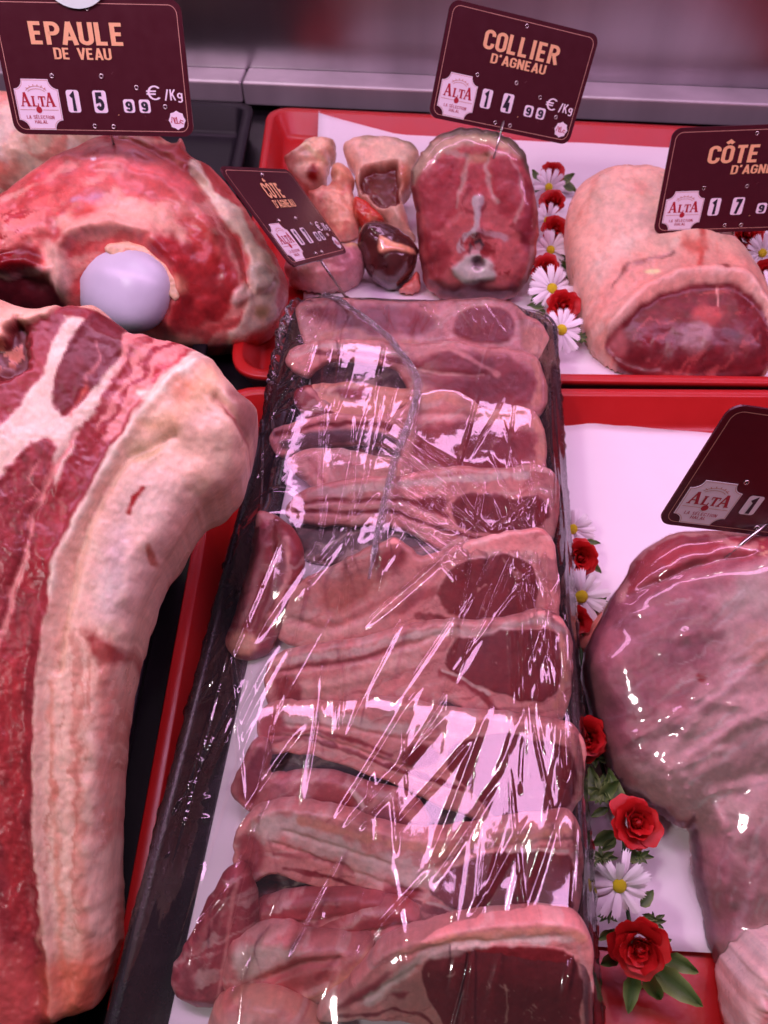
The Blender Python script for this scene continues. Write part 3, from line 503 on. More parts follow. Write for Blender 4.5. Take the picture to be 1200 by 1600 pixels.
cK = chop('lamb_chop', Z4([(412, 598), (520, 522), (572, 448), (640, 409), (720, 382), (800, 364), (950, 344), (1070, 339), (1144, 354), (1165, 420), (1163, 520), (1158, 650), (1150, 780), (800, 780), (765, 660), (722, 620), (660, 598), (560, 596), (470, 604)]),
  'frontmost lamb chop with a large dark red eye, cut off at the bottom', [
  ('p', e, MUSD, {'soft': 1.8, 'warp': 4, 'h': .0006}), marb(31, e), ('l', Z4([(930, 500), (940, 560), (930, 600)]), SILV, {'w': 2.5, 'soft': 3, 'op': .7}), ('l', Z4([(915, 500), (940, 515)]), SILV, {'w': 2, 'soft': 3, 'op': .6}),
  ('p', Z4([(430, 590), (540, 515), (630, 455), (600, 500), (520, 560)]), C(176, 84, 92), {'soft': 5}), ('p', Z4([(610, 530), (670, 515), (650, 545)]), C(172, 80, 88), {'soft': 4}), ('l', Z4([(480, 592), (640, 570), (700, 580), (760, 640)]), MUS, {'w': 5, 'soft': 4}),
  ('l', Z4([(560, 545), (660, 470), (720, 420), (900, 378), (1100, 378)]), FAT, {'w': 13, 'soft': 9}), ('l', Z4([(640, 418), (800, 375), (1060, 352), (1140, 372)]), FATO, {'w': 11, 'soft': 7}), ('l', Z4([(1130, 400), (1152, 520), (1145, 700)]), C(222, 170, 170), {'w': 9, 'soft': 7})],
  [('l', Z4([(640, 430), (800, 388), (1080, 372)]), -.0012, 5), ('l', Z4([(520, 560), (620, 500), (690, 460)]), -.0015, 5)], seed=33, cell=2.3, az=PADZ+.010, ay=1682)
# ------------------------------------------------------------------ beef ribs, veal shoulder, lamb joints
B1 = lambda p: zz(0, 480, 2.857, p)
B8 = lambda p: zz(0, 1000, 2.5, p)
BF, BFD, BRED, BDK, BPK = C(240, 196, 188), C(232, 184, 172), C(160, 62, 70), C(126, 44, 52), C(218, 140, 140)
edge = [(325, 567), (301, 595), (258, 632), (210, 676), (182, 718), (150, 770), (122, 823), (94, 882), (84, 935), (73, 987), (66, 1040), (62, 1120), (60, 1224), (66, 1320), (76, 1400), (84, 1480), (86, 1570)]
edge = [(a+(16 if b > 640 else 6), b) for a, b in edge]
beef_out = [(-110, 470), (0, 483), (28, 488), (52, 499), (80, 500), (105, 493), (140, 491), (157, 489), (175, 503), (189, 516), (206, 528), (212, 534), (231, 531), (252, 542), (280, 547), (301, 554), (325, 565), (341, 578), (354, 599), (371, 619), (393, 634), (404, 651), (400, 669), (390, 704), (382, 746), (354, 771), (318, 797), (302, 814), (281, 851), (253, 896), (232, 938), (218, 987), (208, 1030), (197, 1080), (185, 1168), (181, 1256), (179, 1360), (182, 1424), (188, 1464), (178, 1500), (173, 1536), (160, 1556), (136, 1561), (96, 1563), (84, 1650), (-110, 1650)]
fatside = edge+[(88, 1600), (120, 1580), (200, 1560), (210, 1400), (205, 1100), (260, 920), (330, 810), (400, 760), (420, 640), (340, 560)]
beef = meat('beef_rib_joint', beef_out, (180, 1560), .030, 30, .032, 44, .05, .0045, BRED, [
  ('n', BDK, {'sx': 22, 'sy': 44, 'th': .05, 'op': .55}),
  ('p', B1([(-60, 980), (0, 640), (100, 590), (230, 410), (330, 150), (430, 145), (400, 200), (340, 350), (285, 430), (305, 550), (350, 560), (420, 480), (520, 350), (575, 300), (592, 160), (660, 150), (640, 200), (560, 380), (450, 560), (380, 640), (330, 850), (300, 900), (290, 650), (240, 640), (100, 830), (20, 980)]), BF, {'soft': 3.5, 'warp': 7, 'h': .0008}),
  ('p', B1([(590, 170), (700, 180), (930, 240), (860, 330), (600, 560), (500, 680), (420, 600), (520, 430)]), BPK, {'soft': 6, 'warp': 8}),
  ('l', B1([(710, 175), (600, 330), (490, 510), (400, 660)]), BRED, {'w': 15, 'soft': 6, 'warp': 10}), ('l', B1([(790, 215), (690, 340), (590, 460), (480, 620)]), C(160, 44, 58), {'w': 11, 'soft': 6, 'warp': 12}), ('l', B1([(900, 250), (800, 300), (700, 400)]), C(186, 66, 76), {'w': 10, 'soft': 6, 'warp': 10}),
  ('p', B1([(285, 435), (335, 355), (355, 260), (415, 150), (480, 108), (592, 138), (582, 280), (540, 335), (450, 465), (405, 430), (330, 555), (300, 525)]), BDK, {'soft': 3, 'warp': 6, 'h': .0006}),
  ('l', B1([(470, 260), (480, 330), (430, 420)]), BPK, {'w': 4, 'soft': 5, 'op': .6}), ('l', B1([(420, 440), (380, 500), (360, 555)]), C(214, 110, 100), {'w': 8, 'soft': 6, 'op': .8}),
  ('p', B1([(-80, 1000), (30, 890), (150, 735), (250, 640), (298, 690), (290, 800), (230, 910), (180, 1060), (130, 1250), (70, 1450), (20, 1620), (-120, 1620)]), C(150, 60, 68), {'soft': 4, 'warp': 7, 'h': .0012, 'str': (5, 30, .35)}),
  ('p', [(-100, 1040), (14, 1040), (4, 1120), (-8, 1240), (-100, 1240)], C(160, 56, 70), {'soft': 5}),
  ('l', B1([(240, 740), (190, 820), (240, 880), (170, 920)]), BPK, {'w': 3, 'soft': 3, 'op': .6}),
  ('p', B1([(430, 600), (520, 640), (380, 880), (300, 1050), (235, 1280), (195, 1500), (185, 1600), (60, 1600), (100, 1420), (180, 1200), (240, 960), (330, 760)]), C(158, 58, 66), {'soft': 4, 'warp': 8, 'str': (7, 26, .4)}),
  ('l', B1([(390, 620), (300, 770), (240, 905), (190, 1060), (150, 1250), (85, 1430), (45, 1600)]), BPK, {'w': 8, 'soft': 5, 'warp': 6}),
  ('l', [(16, 1040), (8, 1100), (-4, 1180), (-14, 1240)], BPK, {'w': 7, 'soft': 5}),
  ('p', [(25, 1000), (66, 1040), (62, 1120), (60, 1224), (66, 1320), (76, 1400), (60, 1440), (30, 1300), (20, 1150)], C(168, 60, 66), {'soft': 6, 'warp': 10, 'str': (7, 22, .45)}),
  ('l', [(10, 1180), (14, 1300), (24, 1420), (20, 1560)], C(206, 120, 124), {'w': 9, 'soft': 12, 'op': .7}), ('p', [(-20, 1440), (80, 1440), (90, 1620), (-20, 1640)], C(196, 92, 92), {'soft': 18, 'op': .7}),
  ('n', BPK, {'sx': 5, 'sy': 30, 'th': .30, 'ts': .3, 'op': .25, 'k': 97, 'in': [(-100, 640), (90, 640), (40, 1040), (40, 1600), (-100, 1600)]}), ('p', fatside, BFD, {'soft': 2.5, 'warp': 3}), ('n', C(196, 122, 110), {'sx': 9, 'sy': 130, 'th': .05, 'op': .6, 'k': 90, 'in': [(66, 1000), (215, 960), (200, 1560), (84, 1560)]}), ('n', C(232, 190, 178), {'sx': 11, 'sy': 150, 'th': .1, 'op': .6, 'k': 94, 'in': [(66, 960), (230, 920), (200, 1500), (74, 1500)]}),
  ('l', edge[1:9], C(240, 200, 190), {'w': 12, 'soft': 8, 'warp': 4, 'op': .9}), ('l', [(315, 575), (290, 605), (240, 650)], C(240, 206, 196), {'w': 22, 'soft': 10}),
  ('p', B1([(600, 610), (760, 560), (930, 300), (1000, 420), (880, 560), (760, 640)]), C(222, 166, 132), {'soft': 14, 'op': .6}),
  ('l', B1([(790, 640), (680, 690), (600, 730), (540, 810), (440, 1000), (380, 1200), (340, 1400), (310, 1600)]), C(190, 136, 122), {'w': 4, 'soft': 7, 'warp': 5, 'op': .75}),
  ('p', B1([(600, 780), (850, 780), (800, 1000), (620, 1420), (420, 1400), (460, 1100)]), C(226, 186, 182), {'soft': 22, 'op': .8}),
  ('p', B1([(540, 1050), (600, 1000), (600, 1200), (520, 1400), (460, 1350)]), C(186, 160, 172), {'soft': 18, 'op': .5}),
  ('l', B1([(665, 860), (625, 900), (600, 955)]), C(168, 32, 36), {'w': 7, 'soft': 5, 'warp': 2}), ('l', B1([(690, 1100), (710, 1150)]), C(170, 78, 52), {'w': 9, 'soft': 8, 'op': .8}),
  ('p', B1([(430, 1440), (590, 1500), (590, 1590), (470, 1590)]), C(150, 42, 44), {'soft': 9, 'warp': 10, 'op': .9}), ('p', B1([(820, 400), (880, 440), (820, 520), (790, 470)]), C(226, 130, 100), {'soft': 9, 'op': .5}),
  ('p', B1([(1010, 440), (1060, 400), (1130, 460), (1150, 540), (1110, 640), (1040, 560)]), C(156, 96, 98), {'soft': 9, 'warp': 8, 'op': .8}), ('l', B1([(960, 490), (1010, 530), (1100, 640)]), C(150, 52, 58), {'w': 6, 'soft': 7, 'op': .8}), ('p', B1([(600, 640), (760, 680), (700, 760), (620, 740)]), C(176, 150, 112), {'soft': 14, 'op': .45}),
  ('l', [(176, 1000), (176, 1120), (170, 1300)], C(196, 110, 104), {'w': 16, 'soft': 14, 'op': .6}), ('l', [(100, 1060), (102, 1200), (112, 1350), (120, 1480)], C(214, 130, 112), {'w': 7, 'soft': 9, 'op': .6}), ('l', [(135, 1100), (140, 1300), (150, 1480)], C(206, 128, 116), {'w': 14, 'soft': 12, 'op': .6}),
  ('p', [(90, 1440), (178, 1450), (172, 1530), (140, 1556), (92, 1552)], C(206, 104, 84), {'soft': 22, 'warp': 10, 'op': .85}), ('p', [(90, 1552), (150, 1545), (160, 1560), (100, 1566)], C(120, 34, 38), {'soft': 4}),
  ('p', B1([(-60, 0), (80, 24), (230, 56), (318, 80), (290, 150), (200, 185), (100, 140), (80, 245), (-60, 210)]), C(232, 176, 160), {'soft': 4, 'warp': 8, 'h': .004}), ('p', B1([(310, 60), (400, 30), (400, 80), (330, 100)]), BRED, {'soft': 4}), ('p', B1([(380, 80), (450, 28), (530, 105), (470, 118)]), C(232, 180, 162), {'soft': 4}),
  ('p', B1([(-60, 220), (70, 250), (100, 150), (200, 170), (210, 320), (100, 400), (-60, 350)]), C(112, 44, 46), {'soft': 6, 'warp': 12, 'h': -.006}), ('n', C(214, 132, 120), {'sx': 13, 'sy': 11, 'th': .12, 'ts': .1, 'op': .8, 'in': B1([(-60, 200), (200, 190), (200, 360), (-60, 380)])})],
  [('l', edge[1:], .004, 10), ('l', B1([(790, 640), (680, 690), (600, 730), (540, 810), (440, 1000), (380, 1200), (340, 1400), (310, 1600)]), -.003, 8), ('p', B1([(640, 560), (900, 280), (1060, 420), (1100, 640), (900, 700)]), .006, 22), ('l', B1([(960, 490), (1010, 530), (1110, 640)]), -.004, 7), ('l', B1([(390, 620), (300, 770), (240, 905), (190, 1060), (85, 1430)]), -.0012, 4)],
  mat=M_FIBRE, yaw=32, grain=.55, mott=.07, seed=41, cell=2.6, rough_mm=1.1, nf=55., flat=.7, power=.5)
tag(beef, 'long beef rib joint with marbled red cut face and thick cream fat side', 'beef')
# crumbs of fat standing proud on the beef's far corner
V1 = lambda p: zz(0, 130, 2.609, p)
VR, VRD, VP, VW = C(212, 106, 106), C(180, 58, 64), C(236, 168, 160), C(236, 196, 190)
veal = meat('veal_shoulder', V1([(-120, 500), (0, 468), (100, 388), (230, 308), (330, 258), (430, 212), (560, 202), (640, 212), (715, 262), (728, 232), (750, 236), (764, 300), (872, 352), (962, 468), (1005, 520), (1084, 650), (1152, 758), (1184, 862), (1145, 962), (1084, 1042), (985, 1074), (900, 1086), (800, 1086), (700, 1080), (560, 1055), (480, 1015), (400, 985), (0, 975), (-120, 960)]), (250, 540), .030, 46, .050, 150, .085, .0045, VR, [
  ('n', VRD, {'sx': 40, 'sy': 26, 'th': .1, 'op': .5}), ('n', VP, {'sx': 60, 'sy': 16, 'th': .08, 'op': .6, 'k': 26}),
  ('p', V1([(240, 320), (340, 290), (560, 340), (760, 470), (860, 620), (780, 620), (640, 520), (480, 440), (300, 380), (180, 420)]), C(222, 120, 122), {'soft': 22, 'warp': 18, 'op': .7}),
  ('p', V1([(420, 215), (640, 215), (760, 300), (870, 370), (960, 480), (900, 480), (780, 400), (560, 300), (430, 280)]), C(176, 72, 70), {'soft': 9, 'warp': 8}), ('p', V1([(440, 218), (620, 212), (720, 268), (640, 290), (500, 260)]), C(222, 160, 148), {'soft': 8, 'warp': 10, 'op': .8}), ('p', V1([(540, 225), (640, 230), (660, 265), (580, 255)]), C(176, 60, 62), {'soft': 6}),
  ('p', V1([(768, 358), (800, 350), (840, 450), (965, 530), (1065, 700), (1130, 810), (1110, 1000), (1000, 1066), (900, 1076), (990, 960), (1000, 830), (1000, 760), (950, 640), (860, 520), (800, 440)]), C(232, 194, 184), {'soft': 4, 'warp': 7, 'h': .002}),
  ('p', V1([(860, 530), (950, 650), (985, 780), (960, 880), (900, 860), (900, 700)]), C(196, 84, 92), {'soft': 8, 'warp': 6}), ('l', V1([(850, 540), (920, 680), (960, 860)]), C(230, 150, 150), {'w': 5, 'soft': 5}),
  ('p', V1([(250, 650), (330, 590), (450, 550), (600, 520), (720, 590), (800, 700), (770, 770), (650, 700), (500, 645), (330, 690)]), C(234, 166, 156), {'soft': 10, 'warp': 16, 'h': .002}), ('p', V1([(330, 570), (420, 560), (430, 600), (340, 620)]), C(206, 84, 80), {'soft': 9}), ('l', V1([(340, 545), (450, 520)]), C(190, 140, 170), {'w': 6, 'soft': 8, 'op': .7}),
  ('p', V1([(640, 680), (720, 700), (860, 640), (940, 860), (880, 1000), (720, 1010), (690, 860)]), VRD, {'soft': 9, 'warp': 14, 'str': (12, 18, .35)}), ('p', V1([(760, 640), (860, 640), (870, 760), (800, 760)]), C(204, 70, 66), {'soft': 12, 'op': .7}), ('p', V1([(690, 830), (760, 830), (760, 900), (700, 900)]), C(220, 150, 130), {'soft': 8, 'op': .8}),
  ('p', V1([(480, 990), (640, 1020), (820, 1040), (800, 1080), (560, 1060)]), C(228, 160, 150), {'soft': 8, 'op': .8}),
  ('p', V1([(-100, 600), (60, 590), (180, 555), (260, 590), (200, 690), (100, 730), (-100, 760)]), C(224, 130, 128), {'soft': 6, 'warp': 12, 'h': .002}), ('n', C(168, 14, 24), {'sx': 14, 'sy': 9, 'th': .0, 'ts': .2, 'op': .85, 'in': V1([(-100, 540), (250, 550), (200, 720), (-100, 760)])}),
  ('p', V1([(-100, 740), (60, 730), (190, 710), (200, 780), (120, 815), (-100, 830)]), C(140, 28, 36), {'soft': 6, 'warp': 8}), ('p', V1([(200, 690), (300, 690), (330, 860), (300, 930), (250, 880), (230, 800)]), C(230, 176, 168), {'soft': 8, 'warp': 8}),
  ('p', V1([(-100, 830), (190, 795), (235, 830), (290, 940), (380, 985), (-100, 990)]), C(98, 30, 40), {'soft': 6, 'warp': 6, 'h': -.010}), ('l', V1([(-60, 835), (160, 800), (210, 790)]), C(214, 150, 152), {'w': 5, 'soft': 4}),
  ('p', V1([(985, 790), (1060, 780), (1105, 830), (1080, 890), (1010, 880)]), C(240, 196, 192), {'soft': 4, 'warp': 8, 'h': .005}), ('p', V1([(925, 880), (1000, 850), (1010, 910), (930, 930)]), C(238, 190, 186), {'soft': 4, 'warp': 8, 'h': .004}), ('p', V1([(1030, 920), (1090, 930), (1080, 980), (1030, 970)]), C(170, 130, 90), {'soft': 7, 'op': .8}), ('p', V1([(395, 365), (418, 365), (412, 382), (398, 380)]), C(250, 225, 220), {'soft': 2, 'warp': 1})],
  [('l', V1([(240, 330), (480, 380), (700, 470), (860, 640)]), .004, 16), ('l', V1([(780, 400), (880, 540), (970, 700), (1000, 860)]), -.005, 7), ('l', V1([(275, 860), (280, 720), (330, 660), (480, 630), (610, 670), (715, 780), (735, 900), (700, 1000)]), .009, 14), ('l', V1([(0, 790), (150, 770), (230, 800)]), .006, 8), ('l', V1([(430, 250), (640, 330), (860, 480)]), -.004, 8)],
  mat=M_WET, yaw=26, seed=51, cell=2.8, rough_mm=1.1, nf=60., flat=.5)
tag(veal, 'large red veal shoulder with a bare lavender joint ball', 'veal')
# the joint ball: a smooth ellipsoid of cartilage seated in the shoulder
def ellipsoid(name, c, ax, mat, nu=48, nv=28, bumpf=None):
    V = []; Fc = []
    for i in range(nv+1):
        th = math.pi*i/nv
        for j in range(nu):
            ph = 2*math.pi*j/nu; d = np.array([math.sin(th)*math.cos(ph), math.sin(th)*math.sin(ph), math.cos(th)])
            k = 1+(bumpf(d) if bumpf else 0); V.append(np.array(c)+k*(ax[0]*d[0]+ax[1]*d[1]+ax[2]*d[2]))
    for i in range(nv):
        for j in range(nu): Fc.append((i*nu+j, (i+1)*nu+j, (i+1)*nu+(j+1) % nu, i*nu+(j+1) % nu))
    return new_mesh(name, V, Fc, mat)
M_BALL = simple('cartilage', C(196, 180, 206), .3, var=.3, vs=22, bump=.05, bs=150)
vf, _, vn_, vp = MEATS['veal_shoulder']
ib = np.hypot(vp[:, 0]-194, vp[:, 1]-448).argmin(); cb = vf[ib]
mpp = np.linalg.norm(on_plane([(200, 448)], cb, vn_)[0]-on_plane([(194, 448)], cb, vn_)[0])/6
tocam = (CAM-cb)/np.linalg.norm(CAM-cb)
e1 = RGT*.86-UPV*.51; e2 = RGT*.51+UPV*.86
ball = ellipsoid('joint_ball', cb-tocam*.0255, (e1*100*mpp, e2*84*mpp, tocam*.044), M_BALL, bumpf=lambda d: .035*math.sin(3*d[0]+1.2*d[1])+.02*math.sin(5*d[1]-2*d[0]))
adopt(ball, veal)
for k, (pl, cl) in enumerate((([(420, 668), (500, 655), (570, 662), (640, 705), (710, 790), (730, 880), (700, 860), (680, 830), (640, 812), (600, 775), (590, 745), (545, 722), (500, 712), (460, 690)], C(230, 180, 160)),)):
    tis = meat('tissue', V1(pl), (0, 0), 0, 46, .0016, 7, .008, .01, cl, [('n', C(206, 110, 104), {'sx': 12, 'sy': 12, 'th': .1, 'op': .6})], seed=151+k, cell=2., yaw=26, edge=4., grow=4., q=cb+tocam*.0085, mat=M_WET, rough_mm=1.2, nf=14.)
    adopt(tis, veal)
veal2 = meat('veal_joint', V1([(-140, 30), (40, 40), (160, 60), (300, 110), (430, 170), (480, 215), (430, 300), (300, 380), (200, 440), (60, 500), (-140, 520)]), (40, 300), .055, 45, .04, 90, .09, .0045, C(236, 188, 172), [
  ('n', C(226, 128, 122), {'sx': 30, 'sy': 18, 'th': .1, 'op': .7}), ('p', V1([(-100, 330), (60, 330), (160, 370), (40, 460), (-100, 480)]), C(216, 112, 100), {'soft': 16, 'warp': 14, 'op': .7}), ('n', C(246, 218, 206), {'sx': 44, 'sy': 30, 'th': .12, 'op': .6, 'k': 44})], seed=57, rough_mm=2., flat=.5)
tag(veal2, 'pale fatty veal joint half hidden behind the large shoulder', 'veal')

# lamb neck joint, cut face to the front
N1 = lambda p: zz(630, 190, 4, p)
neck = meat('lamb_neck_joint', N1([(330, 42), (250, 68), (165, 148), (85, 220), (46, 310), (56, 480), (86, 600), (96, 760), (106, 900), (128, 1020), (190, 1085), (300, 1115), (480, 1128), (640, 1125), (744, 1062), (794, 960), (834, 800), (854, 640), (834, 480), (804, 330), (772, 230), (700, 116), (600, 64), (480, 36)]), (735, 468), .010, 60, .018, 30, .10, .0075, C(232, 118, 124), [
  ('p', N1([(130, 330), (270, 210), (380, 230), (340, 430), (320, 640), (200, 700), (110, 600)]), C(206, 84, 96), {'soft': 5, 'warp': 8}), ('p', N1([(530, 220), (640, 210), (730, 300), (730, 480), (680, 640), (590, 560), (560, 430)]), C(204, 82, 94), {'soft': 5, 'warp': 8}), ('p', N1([(740, 300), (810, 420), (830, 640), (790, 820), (700, 760), (720, 600), (760, 460)]), C(190, 70, 84), {'soft': 5, 'warp': 8}), ('p', N1([(410, 260), (510, 260), (540, 440), (480, 460), (380, 450), (370, 380)]), C(214, 92, 102), {'soft': 4, 'warp': 6}), ('p', N1([(110, 640), (240, 720), (300, 880), (250, 1000), (140, 980)]), C(196, 74, 84), {'soft': 6, 'warp': 8}),
  ('n', C(206, 110, 120), {'sx': 22, 'sy': 30, 'th': .1, 'op': .35}), ('n', C(160, 50, 66), {'sx': 20, 'sy': 26, 'th': .15, 'op': .6, 'k': 28}),
  ('p', N1([(40, 300), (90, 200), (180, 130), (320, 95), (600, 100), (760, 230), (700, 220), (620, 160), (470, 150), (280, 175), (200, 240), (110, 320), (70, 420)]), C(242, 184, 170), {'soft': 5, 'warp': 6}),
  ('p', N1([(180, 120), (250, 60), (340, 30), (600, 50), (720, 120), (830, 330), (790, 330), (700, 180), (590, 115), (400, 96)]), C(150, 128, 112), {'soft': 5, 'warp': 3}),
  ('l', N1([(280, 190), (400, 210), (400, 300), (350, 420), (330, 520)]), C(240, 184, 180), {'w': 6, 'soft': 5, 'op': .8}), ('l', N1([(640, 190), (520, 200), (500, 290), (550, 430), (580, 500)]), C(240, 184, 180), {'w': 6, 'soft': 5, 'op': .8}), ('p', N1([(400, 200), (520, 190), (510, 250), (410, 250)]), C(210, 150, 120), {'soft': 5, 'op': .8}), ('l', N1([(640, 200), (720, 300), (740, 450), (700, 620)]), C(236, 172, 172), {'w': 5, 'soft': 5, 'op': .7}),
  ('l', N1([(470, 470), (470, 600), (450, 700)]), C(244, 200, 208), {'w': 13, 'soft': 5}), ('l', N1([(430, 680), (350, 770)]), C(240, 206, 216), {'w': 13, 'soft': 4}), ('l', N1([(480, 680), (620, 720)]), C(226, 168, 180), {'w': 9, 'soft': 5}),
  ('p', N1([(300, 930), (350, 830), (460, 790), (560, 860), (590, 950), (480, 1000), (380, 995)]), C(240, 206, 208), {'soft': 4, 'warp': 5, 'h': .0015}), ('p', N1([(425, 850), (470, 830), (515, 870), (470, 920), (430, 900)]), C(150, 110, 124), {'soft': 4, 'warp': 2, 'h': -.003}), ('l', N1([(400, 800), (430, 760), (490, 745), (510, 790)]), C(104, 70, 80), {'w': 5, 'soft': 4}), ('p', N1([(420, 770), (490, 760), (490, 810), (420, 815)]), C(222, 160, 168), {'soft': 3, 'warp': 2}),
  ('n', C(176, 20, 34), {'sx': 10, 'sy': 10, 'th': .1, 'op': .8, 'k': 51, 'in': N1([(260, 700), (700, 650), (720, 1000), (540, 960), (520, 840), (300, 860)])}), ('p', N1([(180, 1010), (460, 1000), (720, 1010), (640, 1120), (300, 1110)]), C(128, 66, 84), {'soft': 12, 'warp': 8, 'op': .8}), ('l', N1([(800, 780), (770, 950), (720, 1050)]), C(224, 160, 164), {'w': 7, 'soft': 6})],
  [('l', N1([(470, 470), (460, 690)]), .002, 5), ('l', N1([(400, 215), (350, 430)]), -.0015, 4), ('l', N1([(510, 215), (560, 450)]), -.0015, 4)], seed=61, edge=5., grain=.5, cell=2.0, rough_mm=.8, nf=26., mat=M_WRAP)
tag(neck, 'film wrapped lamb neck joint, round red cut face with a white backbone', 'lamb neck')
# lamb saddle
S2 = lambda p: zz(600, 0, 2, p)
face = S2([(680, 1085), (725, 1045), (800, 985), (900, 943), (1000, 933), (1100, 948), (1165, 1000), (1200, 1080), (1205, 1165), (1080, 1200), (900, 1200), (760, 1172), (698, 1125)])
face = [(x, y+6) for x, y in face]
saddle = meat('lamb_saddle', S2([(564, 690), (585, 618), (648, 556), (760, 531), (862, 536), (965, 596), (1065, 736), (1130, 800), (1190, 890), (1210, 1000), (1218, 1100), (1195, 1185), (1080, 1202), (900, 1200), (760, 1178), (660, 1118), (634, 1060), (614, 960), (585, 860), (568, 760)]), (1040, 598), .012, 22, .034, 76, .07, .0075, C(238, 174, 166), [
  ('n', C(240, 188, 182), {'sx': 40, 'sy': 30, 'th': .0, 'op': .6}), ('n', C(224, 136, 126), {'sx': 26, 'sy': 40, 'th': .2, 'op': .5, 'k': 24}),
  ('p', S2([(640, 1000), (700, 900), (800, 860), (980, 840), (1120, 860), (1190, 960), (1100, 950), (900, 940), (700, 1060)]), C(220, 146, 142), {'soft': 16, 'op': .7}), ('p', face, C(128, 44, 54), {'soft': 3, 'warp': 4, 'str': (18, 10, .3)}), ('n', C(190, 92, 96), {'sx': 22, 'sy': 12, 'th': .18, 'op': .6, 'in': face, 'k': 27}),
  ('p', S2([(890, 1090), (920, 1065), (980, 1062), (1005, 1085), (985, 1125), (930, 1132)]), C(170, 122, 128), {'soft': 7, 'warp': 7, 'op': .8}), ('p', S2([(925, 1050), (980, 1020), (1040, 1035), (1030, 1070), (960, 1062)]), C(200, 90, 90), {'soft': 9, 'warp': 9, 'op': .7}), ('l', S2([(1010, 960), (1020, 1010)]), C(224, 150, 150), {'w': 4, 'soft': 4}), ('p', S2([(1040, 1080), (1100, 1085), (1090, 1110), (1040, 1105)]), C(110, 70, 80), {'soft': 5, 'op': .8}), ('p', S2([(690, 1090), (740, 1050), (760, 1140), (720, 1140)]), C(196, 110, 116), {'soft': 7, 'op': .7}),
  ('l', S2([(690, 1075), (800, 975), (900, 935), (1000, 925), (1100, 940), (1170, 995)]), C(228, 170, 166), {'w': 6, 'soft': 5}),
  ('l', S2([(955, 770), (970, 830), (955, 900)]), C(196, 66, 60), {'w': 10, 'soft': 9, 'op': .8, 'warp': 9}), ('p', S2([(905, 820), (960, 815), (960, 880), (930, 870)]), C(200, 80, 72), {'soft': 8, 'op': .7, 'warp': 9}), ('l', S2([(700, 960), (740, 900), (800, 875), (880, 860)]), C(110, 46, 36), {'w': 3.5, 'soft': 5, 'warp': 6, 'op': .85}), ('p', S2([(1010, 895), (1040, 895), (1040, 925), (1015, 920)]), C(126, 40, 36), {'soft': 3, 'op': .9}), ('p', S2([(780, 910), (830, 905), (830, 925), (790, 925)]), C(240, 206, 170), {'soft': 3, 'warp': 6})],
  [('l', S2([(690, 1065), (800, 965), (900, 925), (1000, 915), (1110, 935), (1180, 1000)]), .006, 9), ('l', S2([(700, 960), (740, 905), (880, 862)]), -.0015, 3), ('p', face, -.006, 8)], yaw=-18, seed=63, cell=2.4, rough_mm=1.0, nf=40., flat=.4, mat=M_MEAT)
tag(saddle, 'peach skinned lamb saddle with a dark cut face at its near end', 'lamb saddle')
# lamb leg under film at the right
L5 = lambda p: zz(860, 600, 3.2, p)
L6 = lambda p: zz(860, 1050, 2.909, p)
rl = random.Random(77); fib = []
for _ in range(70):
    a = (rl.uniform(1030, 1230), rl.uniform(950, 1270)); an = math.radians(rl.gauss(32, 12)); L_ = rl.uniform(20, 80)
    fib.append(('l', [a, (a[0]+L_*math.cos(an), a[1]-L_*math.sin(an))], rl.choice([C(240, 208, 214), C(232, 190, 200), C(216, 168, 172)]), {'w': rl.uniform(2, 6), 'soft': 5, 'op': .5, 'warp': 8}))
for _ in range(46):
    a = (rl.uniform(1085, 1230), rl.uniform(1290, 1560)); an = math.radians(rl.gauss(75, 14)); L_ = rl.uniform(20, 80)
    fib.append(('l', [a, (a[0]+L_*math.cos(an), a[1]-L_*math.sin(an))], rl.choice([C(238, 200, 210), C(226, 176, 190), C(206, 140, 156)]), {'w': rl.uniform(3, 8), 'soft': 8, 'op': .4, 'warp': 8}))
for _ in range(26):
    a = (rl.uniform(930, 1060), rl.uniform(960, 1200)); an = math.radians(rl.gauss(22, 7)); L_ = rl.uniform(40, 120)
    fib.append(('l', [a, (a[0]+L_*math.cos(an), a[1]-L_*math.sin(an))], C(202, 140, 160), {'w': rl.uniform(2, 4), 'soft': 4, 'op': .35, 'warp': 4}))
